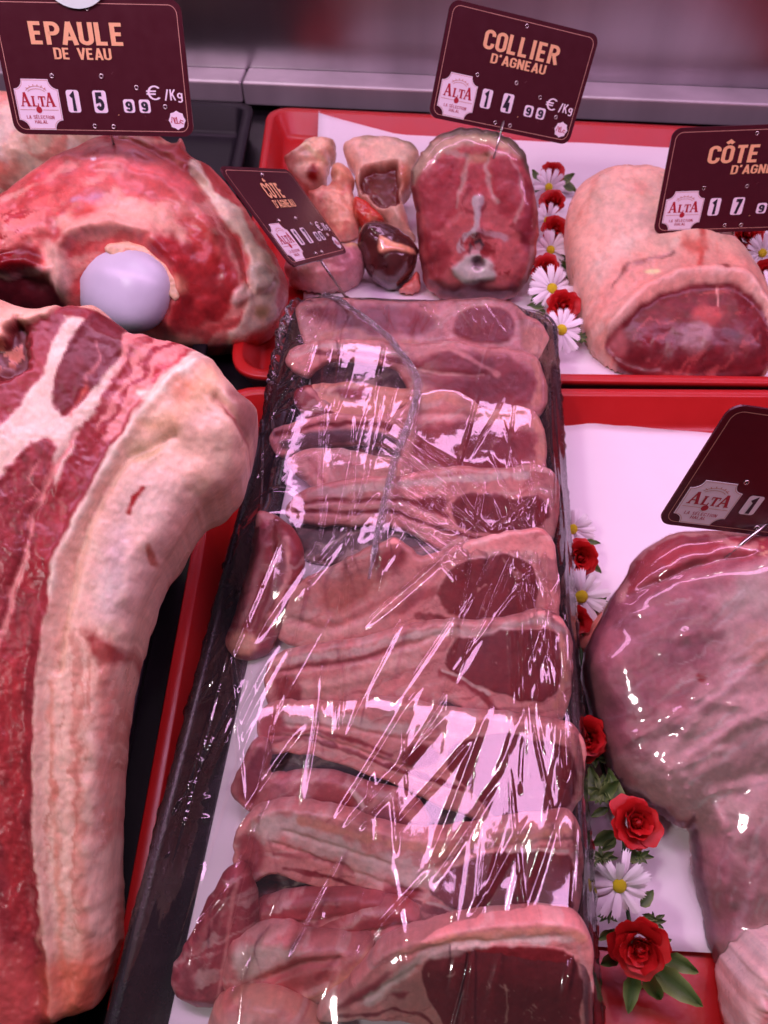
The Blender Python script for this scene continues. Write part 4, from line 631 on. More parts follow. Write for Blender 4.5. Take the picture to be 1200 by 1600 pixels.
leg = meat('lamb_haunch', [(976, 906), (985, 880), (1004, 861), (1035, 840), (1060, 833), (1110, 829), (1157, 833), (1200, 836), (1290, 850), (1290, 1680), (1152, 1680), (1146, 1600), (1136, 1565), (1121, 1531), (1107, 1497), (1097, 1462), (1097, 1428), (1087, 1394), (1080, 1359), (1080, 1325), (1077, 1292), (1064, 1296), (1032, 1270), (997, 1252), (968, 1240), (944, 1190), (928, 1138), (917, 1091), (910, 1069), (908, 1044), (915, 1010), (935, 973), (950, 937)], (1000, 1240), .020, 28, .024, 80, .07, .0075, C(194, 112, 128), [
  ('n', C(164, 84, 106), {'sx': 80, 'sy': 50, 'th': .0, 'op': .5}), ('p', L5([(360, 1090), (400, 900), (480, 830), (640, 760), (950, 760), (1200, 800), (1200, 930), (980, 900), (700, 940), (520, 1020), (420, 1060)]), C(190, 74, 86), {'soft': 5, 'warp': 6}),
  ('l', L5([(350, 1080), (375, 980), (405, 895), (470, 830), (640, 745), (800, 742), (950, 760)]), C(236, 164, 164), {'w': 16, 'soft': 6}), ('l', L5([(800, 780), (900, 850), (1000, 830)]), C(226, 150, 150), {'w': 12, 'soft': 8}), ('n', C(240, 176, 150), {'sx': 10, 'sy': 8, 'th': .05, 'op': .8, 'k': 61, 'in': L5([(960, 760), (1250, 760), (1250, 1000), (1060, 960)])}),
  ('p', [(1100, 940), (1160, 900), (1300, 930), (1300, 1330), (1080, 1330), (1040, 1270), (960, 1220), (1060, 1130), (1110, 1040)], C(238, 168, 178), {'soft': 40, 'warp': 26}),
  ('p', [(1080, 1300), (1140, 1270), (1300, 1290), (1300, 1700), (1130, 1700), (1110, 1480)], C(230, 154, 168), {'soft': 26, 'warp': 16}),
  ('p', [(1120, 930), (1190, 910), (1200, 960), (1140, 980)], C(178, 166, 158), {'soft': 22, 'warp': 16, 'op': .5}),
  ('p', [(1165, 980), (1300, 1000), (1300, 1060), (1160, 1050)], C(236, 160, 152), {'soft': 18, 'warp': 14, 'op': .7}), ('p', [(1084, 1055), (1100, 1056), (1096, 1068), (1086, 1066)], C(186, 40, 50), {'soft': 3}), ('p', [(1110, 1340), (1150, 1310), (1180, 1370), (1150, 1440), (1115, 1430)], C(198, 112, 132), {'soft': 22, 'warp': 14, 'op': .6})]+fib,
  [('l', L5([(1000, 890), (700, 945), (520, 1025), (400, 1090)]), -.003, 8), ('l', [(1060, 1290), (1100, 1240), (1180, 1200), (1290, 1190)], -.002, 26), ('l', [(1050, 1130), (1130, 1080), (1200, 1010)], .0010, 7), ('l', [(1070, 1180), (1140, 1130), (1230, 1090)], .0010, 6)], yaw=-36, grain=.35, mott=.05, seed=71, cell=2.6, rough_mm=.8, nf=60., flat=.4, mat=M_WRAP)
tag(leg, 'mauve lamb leg wrapped in cling film at the right edge', 'lamb leg')
shank = meat('lamb_shank_end', [(1152, 1560), (1165, 1520), (1180, 1495), (1210, 1470), (1290, 1460), (1290, 1680), (1170, 1680), (1152, 1610)], (1180, 1640), .03, 28, .016, 30, .05, .0075, C(222, 146, 152), [('n', C(176, 64, 78), {'sx': 16, 'sy': 30, 'th': .05, 'op': .8, 'ts': .15}), ('e', None, C(236, 186, 188), {'w': 12, 'soft': 8})], seed=73, cell=2.4, mat=M_WET, rough_mm=3., nf=24., edge=5.)
tag(shank, 'pink and white shank end in the lower right corner', 'lamb shank')
flap = meat('meat_flap', L5([(130, 1290), (150, 1230), (220, 1160), (320, 1070), (380, 1060), (330, 1200), (220, 1330), (150, 1340)]), (925, 1010), .010, 30, .012, 20, .02, .0075, C(214, 128, 120), [('n', C(226, 150, 140), {'sx': 20, 'sy': 9, 'th': .1, 'op': .6})], seed=75)
tag(flap, 'small orange pink flap of meat poking out left of the leg', 'meat')

# offcuts in the back tray
O4 = lambda p: zz(400, 180, 4, p)
def off(name, pts, label, base, layers=(), bumps=(), seed=1, T=.016, R=26, tilt=42, az=.02, ay=None, mat=None, back=.03, cat='offcut', **k):
    ol = np.asarray(pts); i = ol[:, 1].argmax()
    o = meat(name, pts, (ol[i, 0], ay or ol[i, 1]), az, tilt, T, R, back, .0075, base, layers, bumps, seed=seed, cell=2.0, mat=mat or M_WET, flat=.4, rough_mm=k.pop('rough_mm', 2.4), edge=4.5, nf=22., **k)
    tag(o, label, cat, 'lamb offcuts heaped in the back tray'); return o
off('lamb_offcut', O4([(530, 192), (600, 165), (720, 140), (850, 145), (960, 176), (1040, 235), (1000, 330), (968, 460), (915, 500), (905, 560), (960, 690), (1005, 790), (900, 740), (790, 650), (700, 570), (640, 530), (615, 440), (625, 365), (565, 275)]), 'tan arched offcut with a dark red hollow beside the neck joint', C(238, 176, 168), [
  ('p', O4([(640, 400), (720, 360), (840, 340), (890, 360), (900, 480), (890, 600), (800, 620), (720, 560), (650, 520)]), C(120, 44, 42), {'soft': 5, 'warp': 6, 'h': -.013}), ('p', O4([(650, 350), (740, 230), (800, 190), (870, 250), (885, 330), (820, 340), (720, 350)]), C(236, 178, 168), {'soft': 5, 'warp': 6}), ('p', O4([(850, 150), (1040, 230), (980, 260), (880, 200)]), C(140, 122, 104), {'soft': 7, 'op': .8}), ('p', O4([(900, 360), (970, 380), (960, 470), (910, 480)]), C(196, 110, 96), {'soft': 6, 'op': .8}), ('p', O4([(640, 180), (720, 150), (780, 170), (680, 260)]), C(168, 140, 120), {'soft': 8, 'op': .7})], seed=81, T=.020, R=22, az=.012, tilt=38, rough_mm=1.0)
off('lamb_offcut', O4([(160, 268), (230, 248), (325, 150), (440, 146), (508, 168), (492, 244), (452, 272), (458, 335), (434, 425), (380, 465), (300, 455), (226, 370), (185, 320)]), 'crumpled tan offcut with a bloody end in the tray corner', C(236, 178, 164), [('p', O4([(320, 400), (400, 345), (420, 400), (370, 455), (310, 450)]), C(140, 26, 22), {'soft': 6, 'warp': 6}), ('p', O4([(160, 270), (230, 260), (250, 340), (190, 330)]), C(196, 92, 82), {'soft': 7, 'op': .8}), ('l', O4([(300, 210), (380, 260), (440, 320)]), C(236, 196, 170), {'w': 9, 'soft': 7}), ('p', O4([(420, 155), (500, 170), (480, 240)]), C(176, 120, 100), {'soft': 7, 'op': .7})], [('l', O4([(250, 270), (340, 220), (430, 260)]), .006, 6), ('l', O4([(330, 160), (390, 240)]), -.004, 5), ('l', O4([(280, 330), (420, 330)]), -.004, 5)], seed=82, az=.03, T=.018, R=20)
off('lamb_offcut', O4([(470, 335), (500, 292), (560, 316), (614, 400), (606, 480), (645, 640), (645, 725), (575, 790), (480, 760), (400, 640), (330, 560), (318, 480), (420, 450), (470, 440)]), 'long pale pink offcut behind the small tilted price sign', C(232, 164, 150), [('n', C(218, 122, 118), {'sx': 14, 'sy': 20, 'th': .15, 'op': .6}), ('p', O4([(320, 480), (400, 460), (390, 520), (340, 530)]), C(186, 40, 36), {'soft': 6, 'op': .8}), ('p', O4([(480, 320), (560, 330), (600, 420), (520, 440)]), C(232, 156, 128), {'soft': 9, 'op': .7})], [('l', O4([(460, 460), (560, 520), (640, 640)]), -.004, 6)], seed=83, az=.012, T=.02)
off('lamb_offcut', O4([(600, 520), (650, 520), (720, 560), (800, 640), (780, 680), (690, 690), (640, 660), (615, 600)]), 'small blood red scrap above the dark kidney', C(206, 70, 60), [('n', C(230, 140, 122), {'sx': 10, 'sy': 10, 'th': .1, 'op': .7})], seed=84, az=.03, T=.010, R=14)
kid = off('lamb_kidney', O4([(632, 730), (695, 668), (800, 664), (905, 716), (1005, 808), (1018, 905), (965, 1006), (862, 1078), (755, 1048), (684, 968), (638, 845)]), 'glossy dark brown kidney with a pink fork of fat', C(92, 46, 48), [('p', O4([(768, 795), (800, 800), (870, 840), (990, 848), (1005, 890), (870, 882), (815, 890), (795, 912), (772, 880)]), C(230, 152, 132), {'soft': 2.5, 'warp': 2, 'h': .001}), ('n', C(66, 24, 30), {'sx': 26, 'sy': 26, 'th': .1, 'op': .6})], seed=85, mat=M_GLOSS, T=.024, R=40, az=.018, rough_mm=.4, cat='kidney')
off('lamb_offcut', O4([(180, 900), (300, 860), (420, 850), (560, 800), (640, 800), (680, 900), (676, 980), (600, 1080), (480, 1110), (300, 1110), (190, 1040)]), 'mauve pink offcut lying in shade below the small tilted sign', C(196, 128, 138), [('p', O4([(420, 960), (600, 880), (650, 900), (560, 1000), (440, 1020)]), C(216, 132, 150), {'soft': 12, 'op': .7}), ('p', O4([(200, 960), (400, 940), (360, 1060), (220, 1040)]), C(150, 84, 84), {'soft': 12, 'op': .8}), ('p', O4([(540, 800), (640, 800), (660, 860), (560, 850)]), C(222, 170, 140), {'soft': 6})], seed=86, T=.02, az=.012)
off('lamb_offcut', O4([(872, 1084), (960, 1040), (1018, 960), (1036, 1080), (985, 1122), (920, 1110)]), 'little red scrap wedged between the kidney and the neck joint', C(206, 100, 98), [('n', C(226, 150, 146), {'sx': 12, 'sy': 12, 'th': .1, 'op': .7})], seed=87, T=.012, R=14, az=.012)
# ------------------------------------------------------------------ cling film over the chops
X0, X1, Y0, Y1 = -.1245, .0958, -.05, .5108
gnx, gny = 150, 340
def obstacle():
    Zm = np.full((gny, gnx), PADZ+.002)
    for nm, (fr, _, _, _) in MEATS.items():
        if not nm.startswith(('lamb_chop', 'flank', 'rib_and_gap_shade', 'lamb_flank', 'lamb_rib_end')): continue
        ix = ((fr[:, 0]-X0)/(X1-X0)*(gnx-1)).round().astype(int); iy = ((fr[:, 1]-Y0)/(Y1-Y0)*(gny-1)).round().astype(int)
        k = (ix >= 0) & (ix < gnx) & (iy >= 0) & (iy < gny)
        np.maximum.at(Zm, (iy[k], ix[k]), fr[k, 2]+.0008)
    Zm = np.clip(Zm, 0, .085)
    Zm[0, :] = np.maximum(Zm[0, :], TZ1); Zm[-1, :] = TZ1+.001; Zm[:, 0] = TZ1+.001; Zm[:, -1] = TZ1+.001
    return Zm
Zo = obstacle(); Zf = np.maximum(Zo, TZ1+.002)
for it in range(700):
    Zp = np.pad(Zf, 1, mode='edge')
    av = (Zp[:-2, 1:-1]+Zp[2:, 1:-1]+Zp[1:-1, :-2]+Zp[1:-1, 2:])/4
    Zf = np.maximum(Zo, av); Zf[:, 0] = Zf[:, -1] = Zf[-1, :] = TZ1+.001
Hl = np.zeros_like(Zo); yy = np.arange(gny)
for c_ in range(gnx):                               # taut along the tray: upper hull of every column
    hull = []
    for i_ in range(gny):
        while len(hull) > 1 and (Zo[hull[-1], c_]-Zo[hull[-2], c_])*(i_-hull[-1]) <= (Zo[i_, c_]-Zo[hull[-1], c_])*(hull[-1]-hull[-2]): hull.pop()
        hull.append(i_)
    Hl[:, c_] = np.interp(yy, hull, Zo[hull, c_])
for it in range(10): Hl[:, 1:-1] = .25*Hl[:, :-2]+.5*Hl[:, 1:-1]+.25*Hl[:, 2:]
Zf = .22*Zf+.78*np.maximum(Hl, Zf)
for it in range(24):
    Zp = np.pad(Zf, 1, mode='edge'); Zf[1:-1, 1:-1] = ((Zp[:-2, 1:-1]+Zp[2:, 1:-1]+Zp[1:-1, :-2]+Zp[1:-1, 2:])/4)[1:-1, 1:-1]*.6+Zf[1:-1, 1:-1]*.4
def film_z(x, y):
    u = np.clip((x-X0)/(X1-X0), 0, 1)*(gnx-1); v = np.clip((y-Y0)/(Y1-Y0), 0, 1)*(gny-1)
    i = np.minimum(u.astype(int), gnx-2); j = np.minimum(v.astype(int), gny-2); a = u-i; b = v-j
    return (Zf[j, i]*(1-a)+Zf[j, i+1]*a)*(1-b)+(Zf[j+1, i]*(1-a)+Zf[j+1, i+1]*a)*b
SEAM = [(505, 462), (560, 498), (612, 552), (652, 606), (648, 650), (632, 700), (612, 750), (602, 810), (588, 868), (578, 930)]
def film():
    NX, NY = 430, 470
    xs = np.linspace(X0, X1, NX); ys = np.linspace(Y0, Y1, NY)
    X, Y = np.meshgrid(xs, ys); x = X.ravel(); y = Y.ravel()
    z = film_z(x, y)
    bx = np.minimum(x-X0, X1-x); by = Y1-y; inn = sstep(bx/.010)*sstep(by/.010)
    w = np.zeros_like(x); rs = random.Random(5)
    def line(a, b, amp, wd):
        A = unz([a], .066)[0][:2]; Bq = unz([b], .066)[0][:2]; d = Bq-A; L = np.hypot(*d)
        k = np.nonzero((x > min(A[0], Bq[0])-.004) & (x < max(A[0], Bq[0])+.004) & (y > min(A[1], Bq[1])-.004) & (y < max(A[1], Bq[1])+.004))[0]
        if not len(k) or L < 1e-4: return
        t = ((x[k]-A[0])*d[0]+(y[k]-A[1])*d[1])/L/L; s = ((x[k]-A[0])*d[1]-(y[k]-A[1])*d[0])/L
        s = s+.0005*np.sin(t*4+A[0]*900)
        w[k] += amp*np.clip(1-np.abs(s)/wd, 0, 1)**1.3*sstep(t*4)*sstep((1-t)*4)*(t > 0)*(t < 1)
    for i in range(105):                            # long taut folds along the tray
        px = rs.uniform(300, 900); py = rs.uniform(560, 1500); L = rs.uniform(90, 420)
        an = math.radians(rs.gauss(-16 if px < 650 else (-3 if px > 800 else -20), 13))
        line((px-L/2*math.sin(an), py-L/2*math.cos(an)), (px+L/2*math.sin(an), py+L/2*math.cos(an)), rs.choice([1, 1, -1])*rs.uniform(.0005, .0018), rs.uniform(.0014, .0034))
    for i in range(50):                             # right side bundle
        px = rs.uniform(790, 890); py = rs.uniform(700, 1250); L = rs.uniform(80, 300); an = math.radians(rs.gauss(3, 5))
        line((px-L/2*math.sin(an), py-L/2*math.cos(an)), (px+L/2*math.sin(an), py+L/2*math.cos(an)), rs.uniform(.0005, .0015), rs.uniform(.0011, .0022))
    for i in range(40):                             # folds that spread from the knot of the seam
        an = math.radians(rs.uniform(100, 260)); c = (640+rs.uniform(-20, 30), 700+rs.uniform(-60, 120)); r0 = rs.uniform(15, 50); r1 = r0+rs.uniform(60, 200)
        line((c[0]+r0*math.cos(an), c[1]+r0*abs(math.sin(an))+20), (c[0]-r1*math.cos(an)*.6, c[1]+r1*.8), rs.uniform(.0004, .0011), .0014)
    for i in range(90):                             # short creases off the left and far rims
        if i < 60:
            py = rs.uniform(500, 1400); xl = 460-(py-470)*.261; L = rs.uniform(25, 90); an = math.radians(rs.uniform(-55, 15))
            line((xl+6, py), (xl+6+L*math.cos(an), py-L*math.sin(an)*-1), rs.uniform(.0005, .0016), rs.uniform(.001, .002))
        else:
            px = rs.uniform(480, 860); L = rs.uniform(25, 80); an = math.radians(rs.uniform(50, 130))
            line((px, 482), (px+L*math.cos(an), 482+L*math.sin(an)), rs.uniform(.0004, .0012), rs.uniform(.001, .002))
    tri = [((770, 770), (905-95, 860)), ((800, 750), (850, 880)), ((815, 900), (860, 990)), ((690, 760), (745, 850)), ((660, 790), (700, 855)), ((640, 850), (720, 862)), ((760, 860), (850, 790)), ((460, 960), (600, 790)), ((700, 1130), (520, 1330)), ((560, 1010), (745, 850))]
    for a, b in tri: line(a, b, .0022, .0032)
    w += .0010*fbm(x*26, y*12, 9, 2)*inn+.00012*fbm(x*120, y*30, 14, 2)*inn+.0016
    z = z+np.maximum(w, -.0012)*np.maximum(inn, .25)
    V = np.stack([x, y, z], 1)
    # round the corners like the tray
    R = .022
    for cx, cy, sx_, sy_ in ((X0+R, Y1-R, -1, 1), (X1-R, Y1-R, 1, 1)):
        dx = (V[:, 0]-cx)*sx_; dy = (V[:, 1]-cy)*sy_; k = (dx > 0) & (dy > 0); m = np.maximum(dx, dy); h = np.hypot(dx, dy)+1e-9
        f = np.where(k, m/h, 1.); V[:, 0] = np.where(k, cx+dx*f*sx_, V[:, 0]); V[:, 1] = np.where(k, cy+dy*f*sy_, V[:, 1])
    idx = np.arange(NX*NY).reshape(NY, NX)
    Fc = [np.stack([idx[:-1, :-1], idx[:-1, 1:], idx[1:, 1:], idx[1:, :-1]], -1).reshape(-1, 4)]
    # the skirt that clings to the outside of the tray
    ring = np.concatenate([idx[:, 0], idx[-1, 1:], idx[::-1, -1][1:]]); rp = V[ring]
    ctr = np.array([-.0143, .2]); rows = [ring]; n0 = len(V)
    t = np.arange(len(ring)); allv = [V]
    sx = np.where(t < NY, -1., np.where(t >= NY+NX-2, 1., 0.)); sy = np.where((t >= NY-1) & (t < NY+NX-1), 1., 0.)
    nrm = np.stack([sx, sy], 1); nrm /= np.maximum(np.linalg.norm(nrm, axis=1), 1e-6)[:, None]
    bunch = np.where(t < NY, sstep((rp[:, 1]-.34)/.10), 0.)*np.where(t < NY, 1, 0)
    for r in range(1, 13):
        s = r/12.; off = .0022-.014*s*.9+.0016*fbm(t/5., np.full(len(t), s*4), 4, 3)+bunch*(.011*math.sin(s*3.0)+.004*fbm(t/4., np.full(len(t), s*5), 6, 3)*(1-.3*s))
        zz_ = rp[:, 2]-.0235*s+.0012*fbm(t/6., np.full(len(t), s*3), 8, 2)+bunch*.004*(1-s)
        allv.append(np.c_[rp[:, :2]+nrm*off[:, None], zz_]); rows.append(n0+(r-1)*len(ring)+np.arange(len(ring)))
    for a, b in zip(rows[:-1], rows[1:]): Fc.append(np.stack([a[:-1], b[:-1], b[1:], a[1:]], 1)[:, ::-1])
    V = np.vstack(allv); Fc = np.vstack(Fc)
    o = new_mesh('cling_film', V, Fc, M_FILM); return o
flm = film(); adopt(flm, chop_tray)
# the bunched seam of the film: a crumpled rope of film layers
def resample(pts, n):
    p = np.asarray(pts, float)
    for _ in range(3):
        q = np.empty((2*len(p)-2, 2)); q[0::2] = .75*p[:-1]+.25*p[1:]; q[1::2] = .25*p[:-1]+.75*p[1:]; p = np.vstack([p[:1], q, p[-1:]])
    s = np.r_[0, np.cumsum(np.hypot(*np.diff(p, axis=0).T))]; t = np.linspace(0, s[-1], n)
    return np.stack([np.interp(t, s, p[:, 0]), np.interp(t, s, p[:, 1])], 1)
M_SEAM = film_mat('bunched_film', .20, .12, .06, .5, (300, 200, 200))
sp = resample(SEAM, 260); sw = unz(sp, .066)[:, :2]; n = len(sw)
tan = np.gradient(sw, axis=0); tan /= np.linalg.norm(tan, axis=1)[:, None]; nor = np.stack([-tan[:, 1], tan[:, 0]], 1)
for layer in range(3):
    m = 26; V = []
    t = np.arange(n)
    wd = ((.0030, .0024, .0018)[layer]+.0014*fbm(t/22., t*0+layer, 3, 3)+.002*np.exp(-((t-250)/30.)**2))*(.3+.7*sstep(t/30.))*(.12+.88*sstep((n-1-t)/50.))
    shift = .0022*fbm(t/16., t*0+3.3*layer, 8, 3)
    for j in range(m):
        a = j/(m-1)*2-1
        xy = sw+nor*((a*wd)+shift)[:, None]+tan*(.0015*fbm(t/5., t*0+j*.35, 21+layer, 3))[:, None]
        zc = film_z(xy[:, 0], xy[:, 1])+.0006+(1-a*a)*.0016*(1+layer*.4)+(.0030 if layer else .0022)*fbm(t/4., t*0+j*.34, 12+layer, 4)*(1-a**4)
        V.append(np.c_[xy, zc])
    V = np.stack(V, 1).reshape(-1, 3); idx = np.arange(n*m).reshape(n, m)
    Fc = np.stack([idx[:-1, :-1], idx[1:, :-1], idx[1:, 1:], idx[:-1, 1:]], -1).reshape(-1, 4)
    adopt(new_mesh('film_seam', V, Fc, M_SEAM), chop_tray)
# tight film over the leg and the neck joint
def shell(src, off, wr, mat, name='cling_film', sx=60., sy=60., seed=4, lines=()):
    fr, f1, nn, p = MEATS[src]
    used = np.zeros(len(fr), bool); 
    me = bpy.data.objects[src].data; nrm = np.empty(len(me.vertices)*3, np.float32); me.vertices.foreach_get('normal', nrm); nrm = nrm.reshape(-1, 3)[:len(fr)]
    hgt = fbm(p[:, 0]/sx, p[:, 1]/sy, seed, 4)
    k = off+wr*hgt+wr*.4*np.abs(fbm(p[:, 0]/(sx*.3), p[:, 1]/(sy*.3), seed+4, 3))
    for a, b, amp, wdt in lines:
        d, _ = d_poly(p, [a, b]); k = k+amp*np.clip(1-d/wdt, 0, 1)
    V = fr+nrm*k[:, None]
    # relax so that the film bridges small hollows
    for _ in range(14):
        acc = np.zeros_like(V); cnt = np.zeros(len(V))
        for i in range(4):
            for j in (1, 3): np.add.at(acc, f1[:, i], V[f1[:, (i+j) % 4]]); np.add.at(cnt, f1[:, i], 1)
        A = acc/np.maximum(cnt, 1)[:, None]; lift = ((A-V)*nrm).sum(1)
        V = V+nrm*np.clip(lift, -.00005, 1)[:, None]
    o = new_mesh(name, V, f1, mat); adopt_o = bpy.data.objects[src]; o.parent = adopt_o; return o
rs = random.Random(8); lg = []
for i in range(90):
    a = (rs.uniform(930, 1180), rs.uniform(900, 1500)); an = math.radians(rs.gauss(28, 14)) if a[1] < 1240 else math.radians(rs.gauss(95, 12)); L = rs.uniform(40, 140)
    lg.append((a, (a[0]+L*math.cos(an), a[1]-L*math.sin(an)), rs.uniform(.0005, .0014), rs.uniform(3, 6)))
shell('lamb_haunch', .0012, .0003, M_FILM2, sx=50., sy=50., lines=lg)
lg = []
for i in range(9):
    a = (rs.uniform(655, 830), rs.uniform(250, 440)); an = math.radians(rs.gauss(85, 18)); L = rs.uniform(15, 50)
    lg.append((a, (a[0]+L*math.cos(an), a[1]-L*math.sin(an)), rs.uniform(.0004, .001), rs.uniform(2.5, 5)))
shell('lamb_neck_joint', .0010, .0001, M_FILM3, sx=22., sy=34., seed=9, lines=lg)
# ------------------------------------------------------------------ plastic flower garlands
def grad_mat(name, c0, c1, rough, axis=0, lo=0, hi=1, var=.1):
    m, t, b = nodes(name); N = t.nodes; L = t.links
    at = N.new('ShaderNodeAttribute'); at.attribute_name = 'Mix'
    n = N.new('ShaderNodeTexNoise'); n.inputs['Scale'].default_value = 260; n.inputs['Detail'].default_value = 4
    tc = N.new('ShaderNodeTexCoord'); L.new(tc.outputs['Object'], n.inputs['Vector'])
    mx = N.new('ShaderNodeMix'); mx.data_type = 'RGBA'; mx.inputs[6].default_value = (*c0, 1); mx.inputs[7].default_value = (*c1, 1); L.new(at.outputs['Fac'], mx.inputs['Factor'])
    r = N.new('ShaderNodeMapRange'); r.inputs['To Min'].default_value = 1-var*2; r.inputs['To Max'].default_value = 1+var*2; L.new(n.outputs['Fac'], r.inputs['Value'])
    m2 = N.new('ShaderNodeMix'); m2.data_type = 'RGBA'; m2.blend_type = 'MULTIPLY'; m2.inputs['Factor'].default_value = 1; L.new(mx.outputs[2], m2.inputs[6]); L.new(r.outputs[0], m2.inputs[7]); L.new(m2.outputs[2], b.inputs['Base Color'])
    b.inputs['Roughness'].default_value = rough; b.inputs['Specular IOR Level'].default_value = .4
    bp = N.new('ShaderNodeBump'); bp.inputs['Strength'].default_value = .3; bp.inputs['Distance'].default_value = .0004; L.new(n.outputs['Fac'], bp.inputs['Height']); L.new(bp.outputs[0], b.inputs['Normal'])
    return m
M_ROSE = grad_mat('red_petal', C(128, 8, 12), C(186, 22, 26), .40)
M_WHITE = grad_mat('white_petal', (.74, .70, .74), (.84, .82, .84), .5, var=.05)
M_LEAF = grad_mat('green_leaf', C(38, 62, 32), C(116, 124, 74), .36, var=.2)
M_YEL = simple('yellow_centre', C(236, 196, 24), .6, var=.25, vs=900, bump=.9, bs=1400)
M_STEM = simple('green_stem', C(46, 70, 38), .5, var=.2)
def patch(name, fn, nu, nv, mat, thick=.00025):
    V = []; mixv = []
    for i in range(nv+1):
        for j in range(nu+1):
            p, k = fn(j/nu*2-1, i/nv); V.append(p); mixv.append(k)
    Fc = [(i*(nu+1)+j, i*(nu+1)+j+1, (i+1)*(nu+1)+j+1, (i+1)*(nu+1)+j) for i in range(nv) for j in range(nu)]
    me = bpy.data.meshes.new(name); me.from_pydata([tuple(map(float, v)) for v in V], [], Fc); me.update(); me.polygons.foreach_set('use_smooth', [True]*len(Fc))
    a = me.attributes.new('Mix', 'FLOAT', 'POINT'); a.data.foreach_set('value', np.array(mixv, np.float32)); me.materials.append(mat); return me
def rose_petal(wd, L, cup, curl, k):
    def f(a, t):
        half = wd*(.35+.75*math.sin(min(t*1.9, 1.57))**.8)*(1-.25*max(0, t-.75)*4*abs(a)**2)
        th = a*half*cup; R = 1/max(cup, 1e-3)
        x = math.sin(th)*R; y = -(1-math.cos(th))*R
        lean = curl*t*t
        wob = .06*math.sin(a*5+k)*t
        return (x, y+lean+wob, L*t*(1-.12*abs(a)**3)), (.15+.85*t)
    return f
RP = [patch('petal', rose_petal(.42, .80, 1.9, .00, 1), 6, 5, M_ROSE), patch('petal', rose_petal(.55, .95, 1.2, .22, 2), 6, 5, M_ROSE), patch('petal', rose_petal(.66, .98, .95, .34, 3), 6, 5, M_ROSE), patch('petal', rose_petal(.72, .95, .8, .50, 4), 6, 5, M_ROSE)]
def daisy_petal(k):
    def f(a, t):
        wdt = .13*(.45+.75*math.sin(min(t*2.2, 1.75)))
        tooth = (.13 if (round((a+1)*3) % 2 == 0) else 0)*(1 if t > .99 else 0)
        r = .22+t*.80+tooth*(1 if t > .99 else 0)-.05*abs(a)**2*t
        z = .10+.12*math.sin(t*1.6)-.10*t*t*k+.025*math.cos(a*3.1)*(1-t*.4)
        return (a*wdt, r, z), t
    return f
DP = [patch('petal', daisy_petal(k), 6, 6, M_WHITE) for k in (.4, 1.1, 1.9)]
def leaf_f(bend, wd):
    def f(a, t):
        w_ = wd*math.sin(math.pi*min(1, t**.8*.97+.03))**.85*(1+.06*math.sin(t*22))
        return (a*w_, t, .10*abs(a)-bend*t*t+.05*math.sin(t*9)*a*a), min(1, .15+.8*abs(a)**2.2+.25*t**3)
    return f
LP = [patch('leaf', leaf_f(b, w_), 6, 9, M_LEAF) for b, w_ in ((.15, .24), (.35, .28), (-.1, .2))]
def dome(name, r, h, mat, n=14, m=6, z0=0):
    V = []; Fc = []
    for i in range(m):
        th = math.pi/2*i/m
        for j in range(n): V.append((r*math.cos(th)*math.cos(2*math.pi*j/n), r*math.cos(th)*math.sin(2*math.pi*j/n), z0+h*math.sin(th)))
    V.append((0, 0, z0+h))
    for i in range(m-1):
        for j in range(n): Fc.append((i*n+j, i*n+(j+1) % n, (i+1)*n+(j+1) % n, (i+1)*n+j))
    for j in range(n): Fc.append(((m-1)*n+j, (m-1)*n+(j+1) % n, m*n))
    Fc.append(tuple(range(n-1, -1, -1)))
    me = bpy.data.meshes.new(name); me.from_pydata(V, [], Fc); me.update(); me.polygons.foreach_set('use_smooth', [True]*len(Fc)); me.materials.append(mat); return me
ME_DBASE = dome('daisy', .20, .14, M_STEM); ME_DCEN = dome('flower_centre', .25, .15, M_YEL, z0=.13); ME_BUD = dome('rose', .26, .62, M_ROSE); 
ab = ME_BUD.attributes.new('Mix', 'FLOAT', 'POINT'); ab.data.foreach_set('value', np.full(len(ME_BUD.vertices), .25, np.float32))
def link(name, me, parent, M):
    o = bpy.data.objects.new(name, me); col.objects.link(o); o.parent = parent; o.matrix_basis = M; return o
rf = random.Random(12)
def frame(px, py, z, rpx, tilt, yaw):
    p = P(px, py, z); s = rpx*np.linalg.norm(P(px+5, py, z)-P(px-5, py, z))/10
    return Matrix.Translation(Vector(p)) @ Matrix.Rotation(math.radians(yaw), 4, 'Z') @ Matrix.Rotation(math.radians(tilt), 4, 'X') @ Matrix.Rotation(rf.uniform(0, 6.28), 4, 'Z') @ Matrix.Scale(s, 4)
def daisy(g, px, py, z, rpx, tilt=38, yaw=0):
    M = frame(px, py, z, rpx, tilt, yaw); b = link('daisy', ME_DBASE, g, Matrix.Translation(-Vector(g.location)) @ M)
    n = 15
    for i in range(n):
        link('petal', DP[i % 3], b, Matrix.Rotation(2*math.pi*i/n+rf.uniform(-.07, .07), 4, 'Z') @ Matrix.Rotation(rf.uniform(-.3, .28), 4, 'X') @ Matrix.Rotation(rf.uniform(-.35, .35), 4, 'Y') @ Matrix.Scale(rf.uniform(.82, 1.08), 4))
    link('flower_centre', ME_DCEN, b, Matrix.Identity(4))
